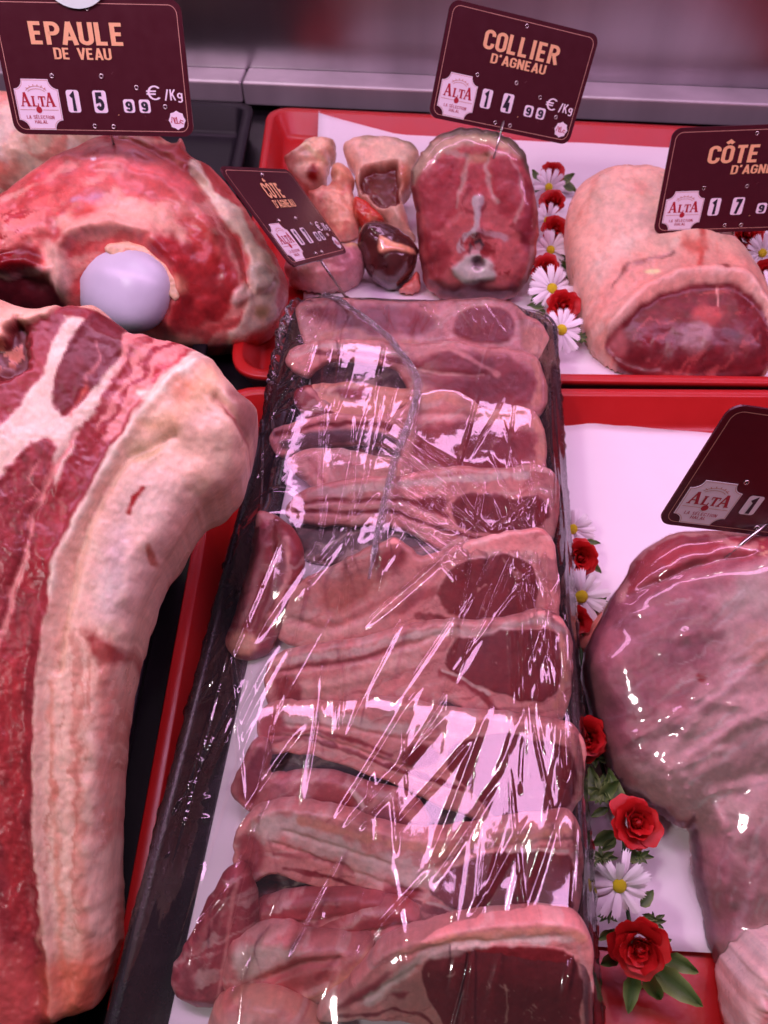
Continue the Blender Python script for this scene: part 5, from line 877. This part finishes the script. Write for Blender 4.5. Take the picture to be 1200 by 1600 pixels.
def rose(g, px, py, z, rpx, tilt=34, yaw=0):
    M = frame(px, py, z, rpx*.92*rf.uniform(.92, 1.06), tilt+rf.uniform(-16, 16), yaw+rf.uniform(-30, 30)); b = link('rose', ME_BUD, g, Matrix.Translation(-Vector(g.location)) @ M)
    for ring, (n, r, me, tl, sc_) in enumerate(((3, .10, RP[0], .02, .82), (4, .26, RP[1], .08, .88), (6, .46, RP[2], .18, .86), (7, .62, RP[3], .42, .82), (6, .66, RP[3], .80, .78))):
        for i in range(n):
            a = 2*math.pi*(i+.37*ring)/n+rf.uniform(-.12, .12)
            link('petal', me, b, Matrix.Rotation(a, 4, 'Z') @ Matrix.Translation((0, r*.55, -.04*ring)) @ Matrix.Rotation(-tl+rf.uniform(-.22, .2), 4, 'X') @ Matrix.Rotation(rf.uniform(-.2, .2), 4, 'Y') @ Matrix.Scale(sc_*rf.uniform(.82, 1.12), 4))
def leaf(g, px, py, z, px2, py2, z2, k=0):
    A = Vector(P(px, py, z)); B = Vector(P(px2, py2, z2)); d = B-A; L = d.length; y = d.normalized(); x = y.cross(Vector((rf.uniform(-.3, .3), -.4, 1))).normalized(); n = x.cross(y)
    M = Matrix(((x.x*L, y.x*L, n.x*L, A.x), (x.y*L, y.y*L, n.y*L, A.y), (x.z*L, y.z*L, n.z*L, A.z), (0, 0, 0, 1)))
    link('leaf', LP[k % 3], g, Matrix.Translation(-Vector(g.location)) @ M)
def stem(g, pts):
    W = [P(*p) for p in pts]; n = 6; V = []; Fc = []
    for i, p in enumerate(W):
        for j in range(n): V.append(np.array(p)+.0011*np.array([math.cos(2*math.pi*j/n), 0, math.sin(2*math.pi*j/n)]))
    for i in range(len(W)-1):
        for j in range(n): Fc.append((i*n+j, i*n+(j+1) % n, (i+1)*n+(j+1) % n, (i+1)*n+j))
    o = new_mesh('stem', V, Fc, M_STEM); adopt(o, g)
def tuft(g, px, py, z, rpx, n=9, m_=0):              # a rosette of small narrow leaves
    for i in range(n):
        a = 2*math.pi*i/n+rf.uniform(-.2, .2); leaf(g, px, py, z, px+rpx*math.cos(a), py+rpx*math.sin(a)*.8, z+rf.uniform(-.003, .004), 2)
g1 = empty('flower_garland', P(865, 400, .0062)); tag(g1, 'garland of red roses and white daisies between neck joint and saddle', 'garland', 'artificial flower garlands')
stem(g1, [(862, 262, .010), (860, 300, .012), (862, 350, .012), (858, 400, .012), (864, 450, .012), (876, 500, .012), (880, 540, .010)])
zf = .026
rose(g1, 863, 272, zf, 19, 20); daisy(g1, 857, 293, zf+.002, 25, 52); rose(g1, 864, 318, zf, 20, 30); daisy(g1, 855, 345, zf, 24, 48); rose(g1, 866, 361, zf+.004, 21, 30)
daisy(g1, 860, 391, zf+.004, 27, 46); rose(g1, 853, 422, zf+.004, 22, 34, -20); daisy(g1, 862, 451, zf+.006, 33, 48); rose(g1, 878, 479, zf+.005, 26, 34, 16); daisy(g1, 876, 516, zf+.010, 35, 42, 10)
for a in ((875, 285, .02, 903, 296, .016), (868, 290, .02, 895, 276, .022), (845, 285, .02, 832, 270, .02), (842, 305, .02, 830, 295, .015), (874, 408, .022, 898, 392, .03), (872, 414, .02, 898, 418, .018), (852, 480, .022, 824, 476, .024), (852, 486, .02, 835, 494, .018), (850, 440, .02, 832, 432, .02), (884, 430, .02, 896, 442, .018), (866, 538, .02, 872, 556, .012), (845, 350, .02, 834, 360, .016), (842, 460, .018, 828, 470, .012)): leaf(g1, *a, k=rf.randrange(3))
tuft(g1, 904, 528, .018, 17)
g2 = empty('flower_garland', P(1190, 420, .0062)); tag(g2, 'piece of flower garland at the right edge beyond the saddle', 'garland', 'artificial flower garlands')
stem(g2, [(1165, 340, .010), (1180, 380, .012), (1192, 420, .012), (1204, 480, .010)])
rose(g2, 1168, 371, .024, 23, 26); daisy(g2, 1190, 396, .028, 27, 44); rose(g2, 1194, 426, .026, 22, 30); daisy(g2, 1200, 456, .028, 30, 40)
for a in ((1172, 395, .02, 1158, 410, .02), (1182, 410, .02, 1170, 428, .014), (1160, 365, .02, 1150, 352, .02), (1186, 440, .02, 1172, 452, .012), (1180, 360, .02, 1200, 350, .02)): leaf(g2, *a, k=rf.randrange(3))
g3 = empty('flower_garland', P(940, 1200, .0062)); tag(g3, 'long garland of roses, daisies and leaves beside the wrapped leg', 'garland', 'artificial flower garlands')
stem(g3, [(893, 800, .010), (902, 870, .012), (905, 930, .012), (905, 990, .012), (915, 1080, .012), (928, 1150, .014), (950, 1230, .016), (975, 1300, .016), (975, 1390, .016), (990, 1480, .016), (1000, 1520, .012)])
daisy(g3, 893, 826, .026, 34, 44, 8); rose(g3, 906, 871, .028, 29, 30, -20); daisy(g3, 907, 931, .030, 42, 42, 6); rose(g3, 897, 970, .026, 26, 34)
for a in ((915, 845, .02, 938, 850, .02), (925, 880, .02, 940, 896, .016), (925, 940, .022, 956, 944, .022), (922, 950, .02, 950, 958, .014), (915, 975, .022, 944, 984, .02), (905, 985, .02, 930, 1000, .012)): leaf(g3, *a, k=rf.randrange(3))
tuft(g3, 935, 945, .020, 20, 7)
rose(g3, 916, 1152, .036, 37, 32, -20); rose(g3, 991, 1285, .034, 40, 28, 8); daisy(g3, 966, 1381, .038, 46, 36, 4); rose(g3, 998, 1476, .036, 45, 26, 4)
for a in ((944, 1150, .034, 988, 1113, .040), (938, 1140, .034, 948, 1104, .036), (944, 1160, .034, 981, 1176, .030), (930, 1250, .028, 922, 1195, .034), (936, 1250, .028, 968, 1215, .040), (958, 1256, .028, 952, 1200, .036), (968, 1262, .030, 953, 1206, .036), (950, 1262, .028, 922, 1276, .024), (962, 1300, .026, 926, 1322, .022), (962, 1310, .026, 940, 1330, .020), (1000, 1415, .028, 1024, 1392, .030), (1003, 1428, .028, 1024, 1436, .024), (1028, 1490, .030, 1082, 1512, .020), (1016, 1508, .030, 1086, 1565, .018), (1006, 1512, .030, 1034, 1564, .016), (992, 1512, .030, 980, 1574, .016), (966, 1492, .028, 938, 1512, .022), (960, 1450, .026, 934, 1470, .020), (970, 1330, .03, 1008, 1345, .024), (930, 1210, .024, 912, 1240, .02), (1028, 1474, .034, 1050, 1468, .034)): leaf(g3, *a, k=rf.randrange(3))
tuft(g3, 938, 1236, .030, 30, 12); tuft(g3, 930, 1180, .026, 26, 8); tuft(g3, 985, 1240, .024, 24, 8); tuft(g3, 1020, 1440, .024, 22, 8); tuft(g3, 940, 1340, .022, 24, 8); tuft(g3, 1000, 1338, .026, 20, 8); tuft(g3, 950, 1430, .022, 18, 8)
# ------------------------------------------------------------------ price signs
def plastic(name, c, rough, **k): return simple(name, c, rough, **k)
M_PLATE = simple('burgundy_plate', C(66, 20, 31), .24, var=.12, vs=120, bump=.03)
M_EDGE = simple('plate_edge', C(60, 14, 30), .3)
M_GOLD = simple('gold_print', C(222, 160, 122), .45, var=.08, vs=300)
M_LINE = simple('border_print', C(190, 130, 120), .45)
M_TAG = simple('white_print', (.80, .78, .80), .45, var=.04)
M_INK = simple('black_ink', (.012, .012, .02), .45)
M_REDI = simple('red_print', C(160, 24, 44), .45)
M_GREY = simple('grey_print', C(120, 90, 96), .5)
M_METAL = simple('rivet_metal', (.62, .60, .56), .28, metal=1)
M_MINT = simple('pale_mint', (.62, .90, .72), .4, var=.04)
PW, PH = .13, .13*.64
def arc(cx, cy, rx, ry, a0, a1, n=10): return [(cx+rx*math.cos(math.radians(a0+(a1-a0)*i/n)), cy+ry*math.sin(math.radians(a0+(a1-a0)*i/n))) for i in range(n+1)]
r_ = .17
G = {
 'E': ([[(.32, .83), (0, .83), (0, 0), (.32, 0)], [(0, .42), (.28, .42)]], .34), 'F': ([[(.32, .83), (0, .83), (0, -.085)], [(0, .40), (.27, .40)]], .33),
 'P': ([[(0, -.085), (0, .83), (.17, .83)]+arc(.17, .615, .17, .215, 90, -90)+[(0, .40)]], .36), 'R': ([[(0, -.085), (0, .83), (.17, .83)]+arc(.17, .625, .17, .205, 90, -90)+[(0, .42)], [(.17, .42), (.35, -.085)]], .37),
 'A': ([[(-.03, -.085), (.17, .915)], [(.37, -.085), (.17, .915)], [(.06, .2), (.28, .2)]], .36), 'U': ([[(0, .915), (0, .17)]+arc(.17, .17, r_, r_, 180, 360)+[(.34, .915)]], .36),
 'L': ([[(0, .915), (0, 0), (.31, 0)]], .32), 'D': ([[(0, 0), (0, .83), (.17, .83)]+arc(.17, .66, r_, r_, 90, 0)+arc(.17, .17, r_, r_, 0, -90)+[(-.085, 0)]], .36),
 'V': ([[(-.02, .915), (.17, -.085)], [(.36, .915), (.17, -.085)]], .36), 'O': ([arc(.17, .66, r_, r_, 0, 180)+arc(.17, .17, r_, r_, 180, 360)+[(.34, .66)]], .36),
 'C': ([[(.34, .60)]+arc(.17, .66, r_, r_, 0, 180)+arc(.17, .17, r_, r_, 180, 360)+[(.34, .24)]], .36), 'G': ([[(.34, .60)]+arc(.17, .66, r_, r_, 0, 180)+arc(.17, .17, r_, r_, 180, 360)+[(.34, .40), (.17, .40)]], .36),
 'I': ([[(.06, .915), (.06, -.085)]], .14), 'N': ([[(0, -.085), (0, .915)], [(0, .88), (.34, -.05)], [(.34, -.085), (.34, .915)]], .37), 'T': ([[(-.03, .83), (.37, .83)], [(.17, .83), (.17, -.085)]], .35),
 'S': ([[(.34, .64)]+arc(.17, .66, r_, r_, 0, 200)+arc(.17, .17, r_, r_, 20, -180)], .36), 'H': ([[(0, -.085), (0, .915)], [(.34, -.085), (.34, .915)], [(0, .42), (.34, .42)]], .37),
 "'": ([[(.04, .915), (.01, .68)]], .10), ' ': ([], .22), '/': ([[(0, -.12), (.24, .92)]], .26), 'K': ([[(0, -.085), (0, .915)], [(.02, .33), (.34, .915)], [(.12, .50), (.36, -.085)]], .38),
 'g': ([arc(.16, .36, .16, .20, 0, 360, 14), [(.32, .58), (.32, -.06)]+arc(.16, -.06, .16, .16, 0, -150)], .34),
 '1': ([[(.02, .66), (.18, .83), (.18, -.085)]], .3), '5': ([[(.33, .83), (.03, .83), (.01, .46)]+arc(.16, .28, .17, .22, 110, -160)], .36), '9': ([arc(.17, .60, .16, .23, 0, 360, 14), [(.33, .60), (.33, .3)]+arc(.17, .2, .16, .2, 0, -160)], .36),
 '4': ([[(.22, .915), (.0, .22), (.37, .22)], [(.26, .5), (.26, -.085)]], .36), '7': ([[(0, .83), (.34, .83), (.12, -.085)]], .35), ',': ([[(.06, .05), (.0, -.16)]], .1),
 '€': ([[(.44, .70)]+arc(.26, .42, .26, .41, 48, 312, 16)+[(.44, .13)], [(-.10, .52), (.32, .52)], [(-.10, .34), (.30, .34)]], .5)}
def text_geo(s, stroke=.17, gap=.15):
    polys = []; x = 0; k = 0
    for ch in s:
        base = {'Ô': 'O', 'É': 'E'}.get(ch, ch); st, wd = G[base]
        for ln in st: polys.append([(x+a, b) for a, b in ln])
        if ch == 'Ô': polys.append([(x+.04, 1.02), (x+.17, 1.14), (x+.30, 1.02)])
        if ch == 'É': polys.append([(x+.12, 1.0), (x+.26, 1.14)])
        x += wd+gap
    return polys, x-gap
def ribbon(ln, hw, V, Fc, z, tf):
    p = np.array(ln, float); keep = np.r_[True, np.hypot(*np.diff(p, axis=0).T) > 1e-6]; p = p[keep]
    if len(p) < 2: return
    closed = np.hypot(*(p[0]-p[-1])) < 1e-6
    d = np.diff(p, axis=0); d /= np.hypot(*d.T)[:, None]; nn = np.stack([-d[:, 1], d[:, 0]], 1); b = len(V)
    for i in range(len(p)):
        a = nn[i-1] if i > 0 else (nn[-1] if closed else nn[0]); c = nn[i] if i < len(nn) else (nn[0] if closed else nn[-1])
        m = a+c; m = m/max(np.hypot(*m), 1e-6); k = 1/max(m @ a, .55)
        for s in (1, -1): V.append((*tf(*(p[i]+m*hw*k*s)), z))
    for i in range(len(p)-1): Fc.append((b+2*i, b+2*i+1, b+2*i+3, b+2*i+2))
def uv(u, v): return (u-.5)*PW, (.5-v/.705)*PH
def put_text(name, s, u0, u1, v0, v1, mat, par, stroke=.165, gap=.2, z=.0004, serif=False):
    polys, wd = text_geo(s, stroke, gap); V = []; Fc = []
    def tf(a, b):
        q = (a+.085)/(wd+.17); r = (b+.085); return uv(u0+(u1-u0)*q, v1-(v1-v0)*r)
    for i, ln in enumerate(polys): ribbon(ln, stroke/2, V, Fc, z+i*.00001, tf)
    return new_mesh(name, V, Fc, mat, par, smooth=False)
def disc(name, pts, z, mat, par, th=0):
    V = [(*p, z) for p in pts]; n = len(V); Fc = [tuple(range(n))]
    if th:
        V += [(*p, z-th) for p in pts]; Fc += [tuple(range(2*n-1, n-1, -1))]+[(i, i+n, (i+1) % n+n, (i+1) % n) for i in range(n)]
    return new_mesh(name, V, Fc, mat, par, smooth=False)
def rrect(x0, y0, x1, y1, r, k=6):
    pts = []
    for cx, cy, a in ((x1-r, y1-r, 0), (x0+r, y1-r, 90), (x0+r, y0+r, 180), (x1-r, y0+r, 270)): pts += arc(cx, cy, r, r, a, a+90, k)
    return pts
def ring(name, c, r, rr, mat, par, z):
    V = []; Fc = []; n, m = 16, 6
    for i in range(n):
        a = 2*math.pi*i/n
        for j in range(m):
            b = 2*math.pi*j/m; V.append((c[0]+(r+rr*math.cos(b))*math.cos(a), c[1]+(r+rr*math.cos(b))*math.sin(a), z+rr*math.sin(b)))
    for i in range(n):
        for j in range(m): Fc.append((i*m+j, ((i+1) % n)*m+j, ((i+1) % n)*m+(j+1) % m, i*m+(j+1) % m))
    return new_mesh(name, V, Fc, mat, par)
def rod(name, a, b, r, mat, par=None):
    a = Vector(a); b = Vector(b); d = (b-a).normalized(); x = d.orthogonal().normalized(); y = d.cross(x); V = []; n = 10
    for p in (a, b):
        for j in range(n): V.append(p+r*(x*math.cos(2*math.pi*j/n)+y*math.sin(2*math.pi*j/n)))
    Fc = [(j, (j+1) % n, n+(j+1) % n, n+j) for j in range(n)]+[tuple(range(n-1, -1, -1)), tuple(range(n, 2*n))]
    return new_mesh(name, V, Fc, mat, par)
def sign(label, pos, X, up, title, t_u, sub, s_u, digits, tip, cents=True):
    X = Vector(X).normalized(); up = Vector(up); up = (up-X*up.dot(X)).normalized(); n = X.cross(up)
    M = Matrix(((X.x, up.x, n.x, pos[0]), (X.y, up.y, n.y, pos[1]), (X.z, up.z, n.z, pos[2]), (0, 0, 0, 1)))
    s = empty('price_sign'); s.matrix_world = M; tag(s, label, 'price sign', 'burgundy price signs')
    plate = disc('plate', rrect(-PW/2, -PH/2, PW/2, PH/2, .0075), 0, M_PLATE, s, .0014)
    o_ = rrect(-PW/2+.0032, -PH/2+.0030, PW/2-.0032, PH/2-.0030, .0058); i_ = rrect(-PW/2+.0036, -PH/2+.0034, PW/2-.0036, PH/2-.0034, .0054); k = len(o_)
    new_mesh('border_line', [(*p, .00015) for p in o_]+[(*p, .00015) for p in i_], [(j, (j+1) % k, k+(j+1) % k, k+j) for j in range(k)], M_LINE, s, False)
    if title: put_text('title', title, t_u[0], t_u[1], .118, .232, M_GOLD, s)
    if sub: put_text('subtitle', sub, s_u[0], s_u[1], .246, .305, M_GOLD, s, stroke=.155)
    # badge with scooped corners
    x0, y1 = uv(.043, .408); x1, y0 = uv(.283, .678); r = .0062; b = []
    for cx, cy, a0 in ((x1, y1, 270), (x0, y1, 360), (x0, y0, 90), (x1, y0, 180)): b += arc(cx, cy, r, r, a0, a0-90, 6)
    bd = disc('badge', b, .0003, M_TAG, s, .0002)
    k = len(b); cx, cy = (x0+x1)/2, (y0+y1)/2; sh = lambda p, f: (cx+(p[0]-cx)*f, cy+(p[1]-cy)*f)
    new_mesh('badge_line', [(*sh(p, .965), .00045) for p in b]+[(*sh(p, .945), .00045) for p in b], [(j, (j+1) % k, k+(j+1) % k, k+j) for j in range(k)], M_LINE, bd, False)
    V = []; Fc = []                                   # the serif brand word
    def tf(a, c): return uv(.070+(.256-.070)*a/2.62, .553-(.553-.482)*c)
    zc = .0005
    def strokes(lst):
        for ln, hw in lst: ribbon(ln, hw, V, Fc, zc+.00001*len(Fc)/8, tf)
    def bigA(x): return [([(x+.06, 0), (x+.33, 1.05)], .05), ([(x+.33, 1.05), (x+.60, 0)], .10), ([(x+.16, .34), (x+.5, .34)], .045), ([(x-.06, .03), (x+.2, .03)], .035), ([(x+.44, .03), (x+.76, .03)], .035)]
    strokes(bigA(0)+[([(.95, 0), (.95, .78)], .08), ([(.82, .74), (1.1, .74)], .035), ([(.82, .035), (1.32, .035)], .04), ([(1.30, .0), (1.30, .24)], .035)])
    strokes([([(1.62, 0), (1.62, .78)], .08), ([(1.36, .73), (1.90, .73)], .045), ([(1.38, .52), (1.38, .76)], .03), ([(1.88, .52), (1.88, .76)], .03), ([(1.5, .03), (1.76, .03)], .03)]+bigA(1.9))
    new_mesh('brand_word', V, Fc, M_REDI, bd, False)
    V = []; Fc = []                                   # rule, crown of dots
    def tf2(a, c): return uv(a, c)
    ribbon([(.058, .571), (.140, .571)], .0016, V, Fc, .0005, tf2); ribbon([(.182, .571), (.268, .571)], .0016, V, Fc, .0005, tf2)
    for q in (0, 1): ribbon(arc(.163, .487, .062-.011*q, .042-.014*q, 205, 335, 12), .0016, V, Fc, .0005+q*.00002, tf2)
    for a in range(-50, 51, 20): ribbon([(.163+.055*math.sin(math.radians(a)), .487-.040*math.cos(math.radians(a))), (.163+.07*math.sin(math.radians(a)), .487-.052*math.cos(math.radians(a)))], .0022, V, Fc, .00055, tf2)
    new_mesh('crown_and_rule', V, Fc, M_LINE, bd, False)
    c = uv(.161, .571); disc('red_seal', [(c[0]+.0020*(1+.12*(j % 2))*math.cos(j*math.pi/10), c[1]+.0020*(1+.12*(j % 2))*math.sin(j*math.pi/10)) for j in range(20)], .0005, M_REDI, bd)
    put_text('badge_text', 'LA SÉLECTION', .085, .238, .600, .620, M_REDI, bd, stroke=.11, z=.0005); put_text('badge_text', 'HALAL', .125, .198, .626, .645, M_REDI, bd, stroke=.11, z=.0005)
    for ch, u0, v0, u1, v1 in ((digits[0], .322, .462, .392, .582), (digits[1], .466, .462, .540, .582), (digits[2], .628, .506, .690, .578), (digits[3], .714, .506, .776, .578)):
        a, d = uv(u0, v1), uv(u1, v0); wn = disc('digit_window', rrect(a[0], a[1], d[0], d[1], .0018), .0003, M_TAG, s)
        m = (u1-u0)*.2; put_text('digit', ch, u0+m, u1-m, v0+.012, v1-.008, M_INK, wn, stroke=.21, z=.0005)
    put_text('comma', ',', .588, .604, .572, .592, M_GOLD, s, stroke=.1)
    put_text('euro_mark', '€', .765, .850, .428, .512, M_TAG, s, stroke=.10); put_text('unit_text', '/Kg', .858, .962, .450, .508, M_TAG, s, stroke=.13)
    c = uv(.915, .615); sl = disc('halal_seal', [(c[0]+.0062*(1-.13*(j % 2))*math.cos(j*math.pi/8), c[1]+.0062*(1-.13*(j % 2))*math.sin(j*math.pi/8)) for j in range(16)], .0003, M_TAG, s)
    V = []; Fc = []
    ar = [[(1.0, .5), (.8, .62), (.72, .45), (.9, .3), (1.0, .26)], [(.74, .34), (.5, .3), (.46, .9)], [(.46, .3), (.3, .32), (.22, .85)], [(.36, .85), (.30, .32)], [(.12, .9), (.04, .34), (0, .5)]]
    for i, ln in enumerate(ar): ribbon(ln, .035, V, Fc, .0005+i*.00001, lambda a, q: (c[0]+(a-.5)*.0088, c[1]+(q-.58)*.0070))
    new_mesh('seal_script', V, Fc, M_REDI, sl, False)
    for u, v in ((.509, .05), (.264, .391), (.531, .388), (.713, .444), (.857, .543), (.452, .655), (.557, .656)): ring('rivet', uv(u, v), .00125, .00045, M_METAL, s, .0003)
    Mi = M.inverted(); tl = Mi @ Vector(tip); st = Vector((0.002, -PH/2+.012, -.0026))
    rod('pick', st, tl+(tl-st).normalized()*.012, .0011, M_METAL, s); disc('pick_clip', rrect(-.006, -PH/2+.0005, .010, -PH/2+.016, .002), -.0016, M_EDGE, s, .0022)
    return s
def surf(nm, px, py):
    fr, _, _, p = MEATS[nm]; return fr[((p[:, 0]-px)**2+(p[:, 1]-py)**2).argmin()]
s_ep = sign('price sign reading EPAULE DE VEAU over the veal shoulder', (-.2553, .5371, .2222), (.992, .10, -.02), (-.024, .40, .917), 'EPAULE', (.185, .690), 'DE VEAU', (.295, .605), '1599', surf('veal_shoulder', 183, 246))
s_co = sign("tilted price sign reading COLLIER D'AGNEAU above the neck joint", (.0454, .6622, .1762), (.9526, .1901, -.2377), (.1502, .3854, .9104), 'COLLIER', (.255, .770), "D'AGNEAU", (.325, .705), '1499', surf('lamb_neck_joint', 775, 226))
s_cf = sign("price sign reading CÔTE F and D'AGNEAU above the saddle, cut by the right edge", (.2391, .6023, .1292), (.996, .0749, .0485), (-.0646, .2299, .9711), 'CÔTE FA', (.245, .78), "D'AGNEAU", (.405, .760), '1799', surf('lamb_saddle', 1137, 384))
s_ct = sign("small looking price sign turned sideways reading CÔTE D'AGNEAU, stuck in the wrapped tray", (-.1221, .5173, .1311), (.1779, .8583, -.4813), (-.6456, .4709, .6012), 'CÔTE', (.36, .62), "D'AGNEAU", (.36, .68), '1799', P(548, 476, .058))
s_lg = sign('dark price sign with no title visible above the wrapped leg', (.201, .2682, .1459), (.9761, .098, -.1942), (.1739, .1849, .9673), None, None, None, None, '1799', surf('lamb_haunch', 1152, 862))
d = disc('mint_disc', [(-.004+.0255*math.cos(a*math.pi/24), PH/2+.0190+.0255*math.sin(a*math.pi/24)) for a in range(48)], .0022, M_MINT, s_ep, .0014)  # pale mint disc above the sign's top edge
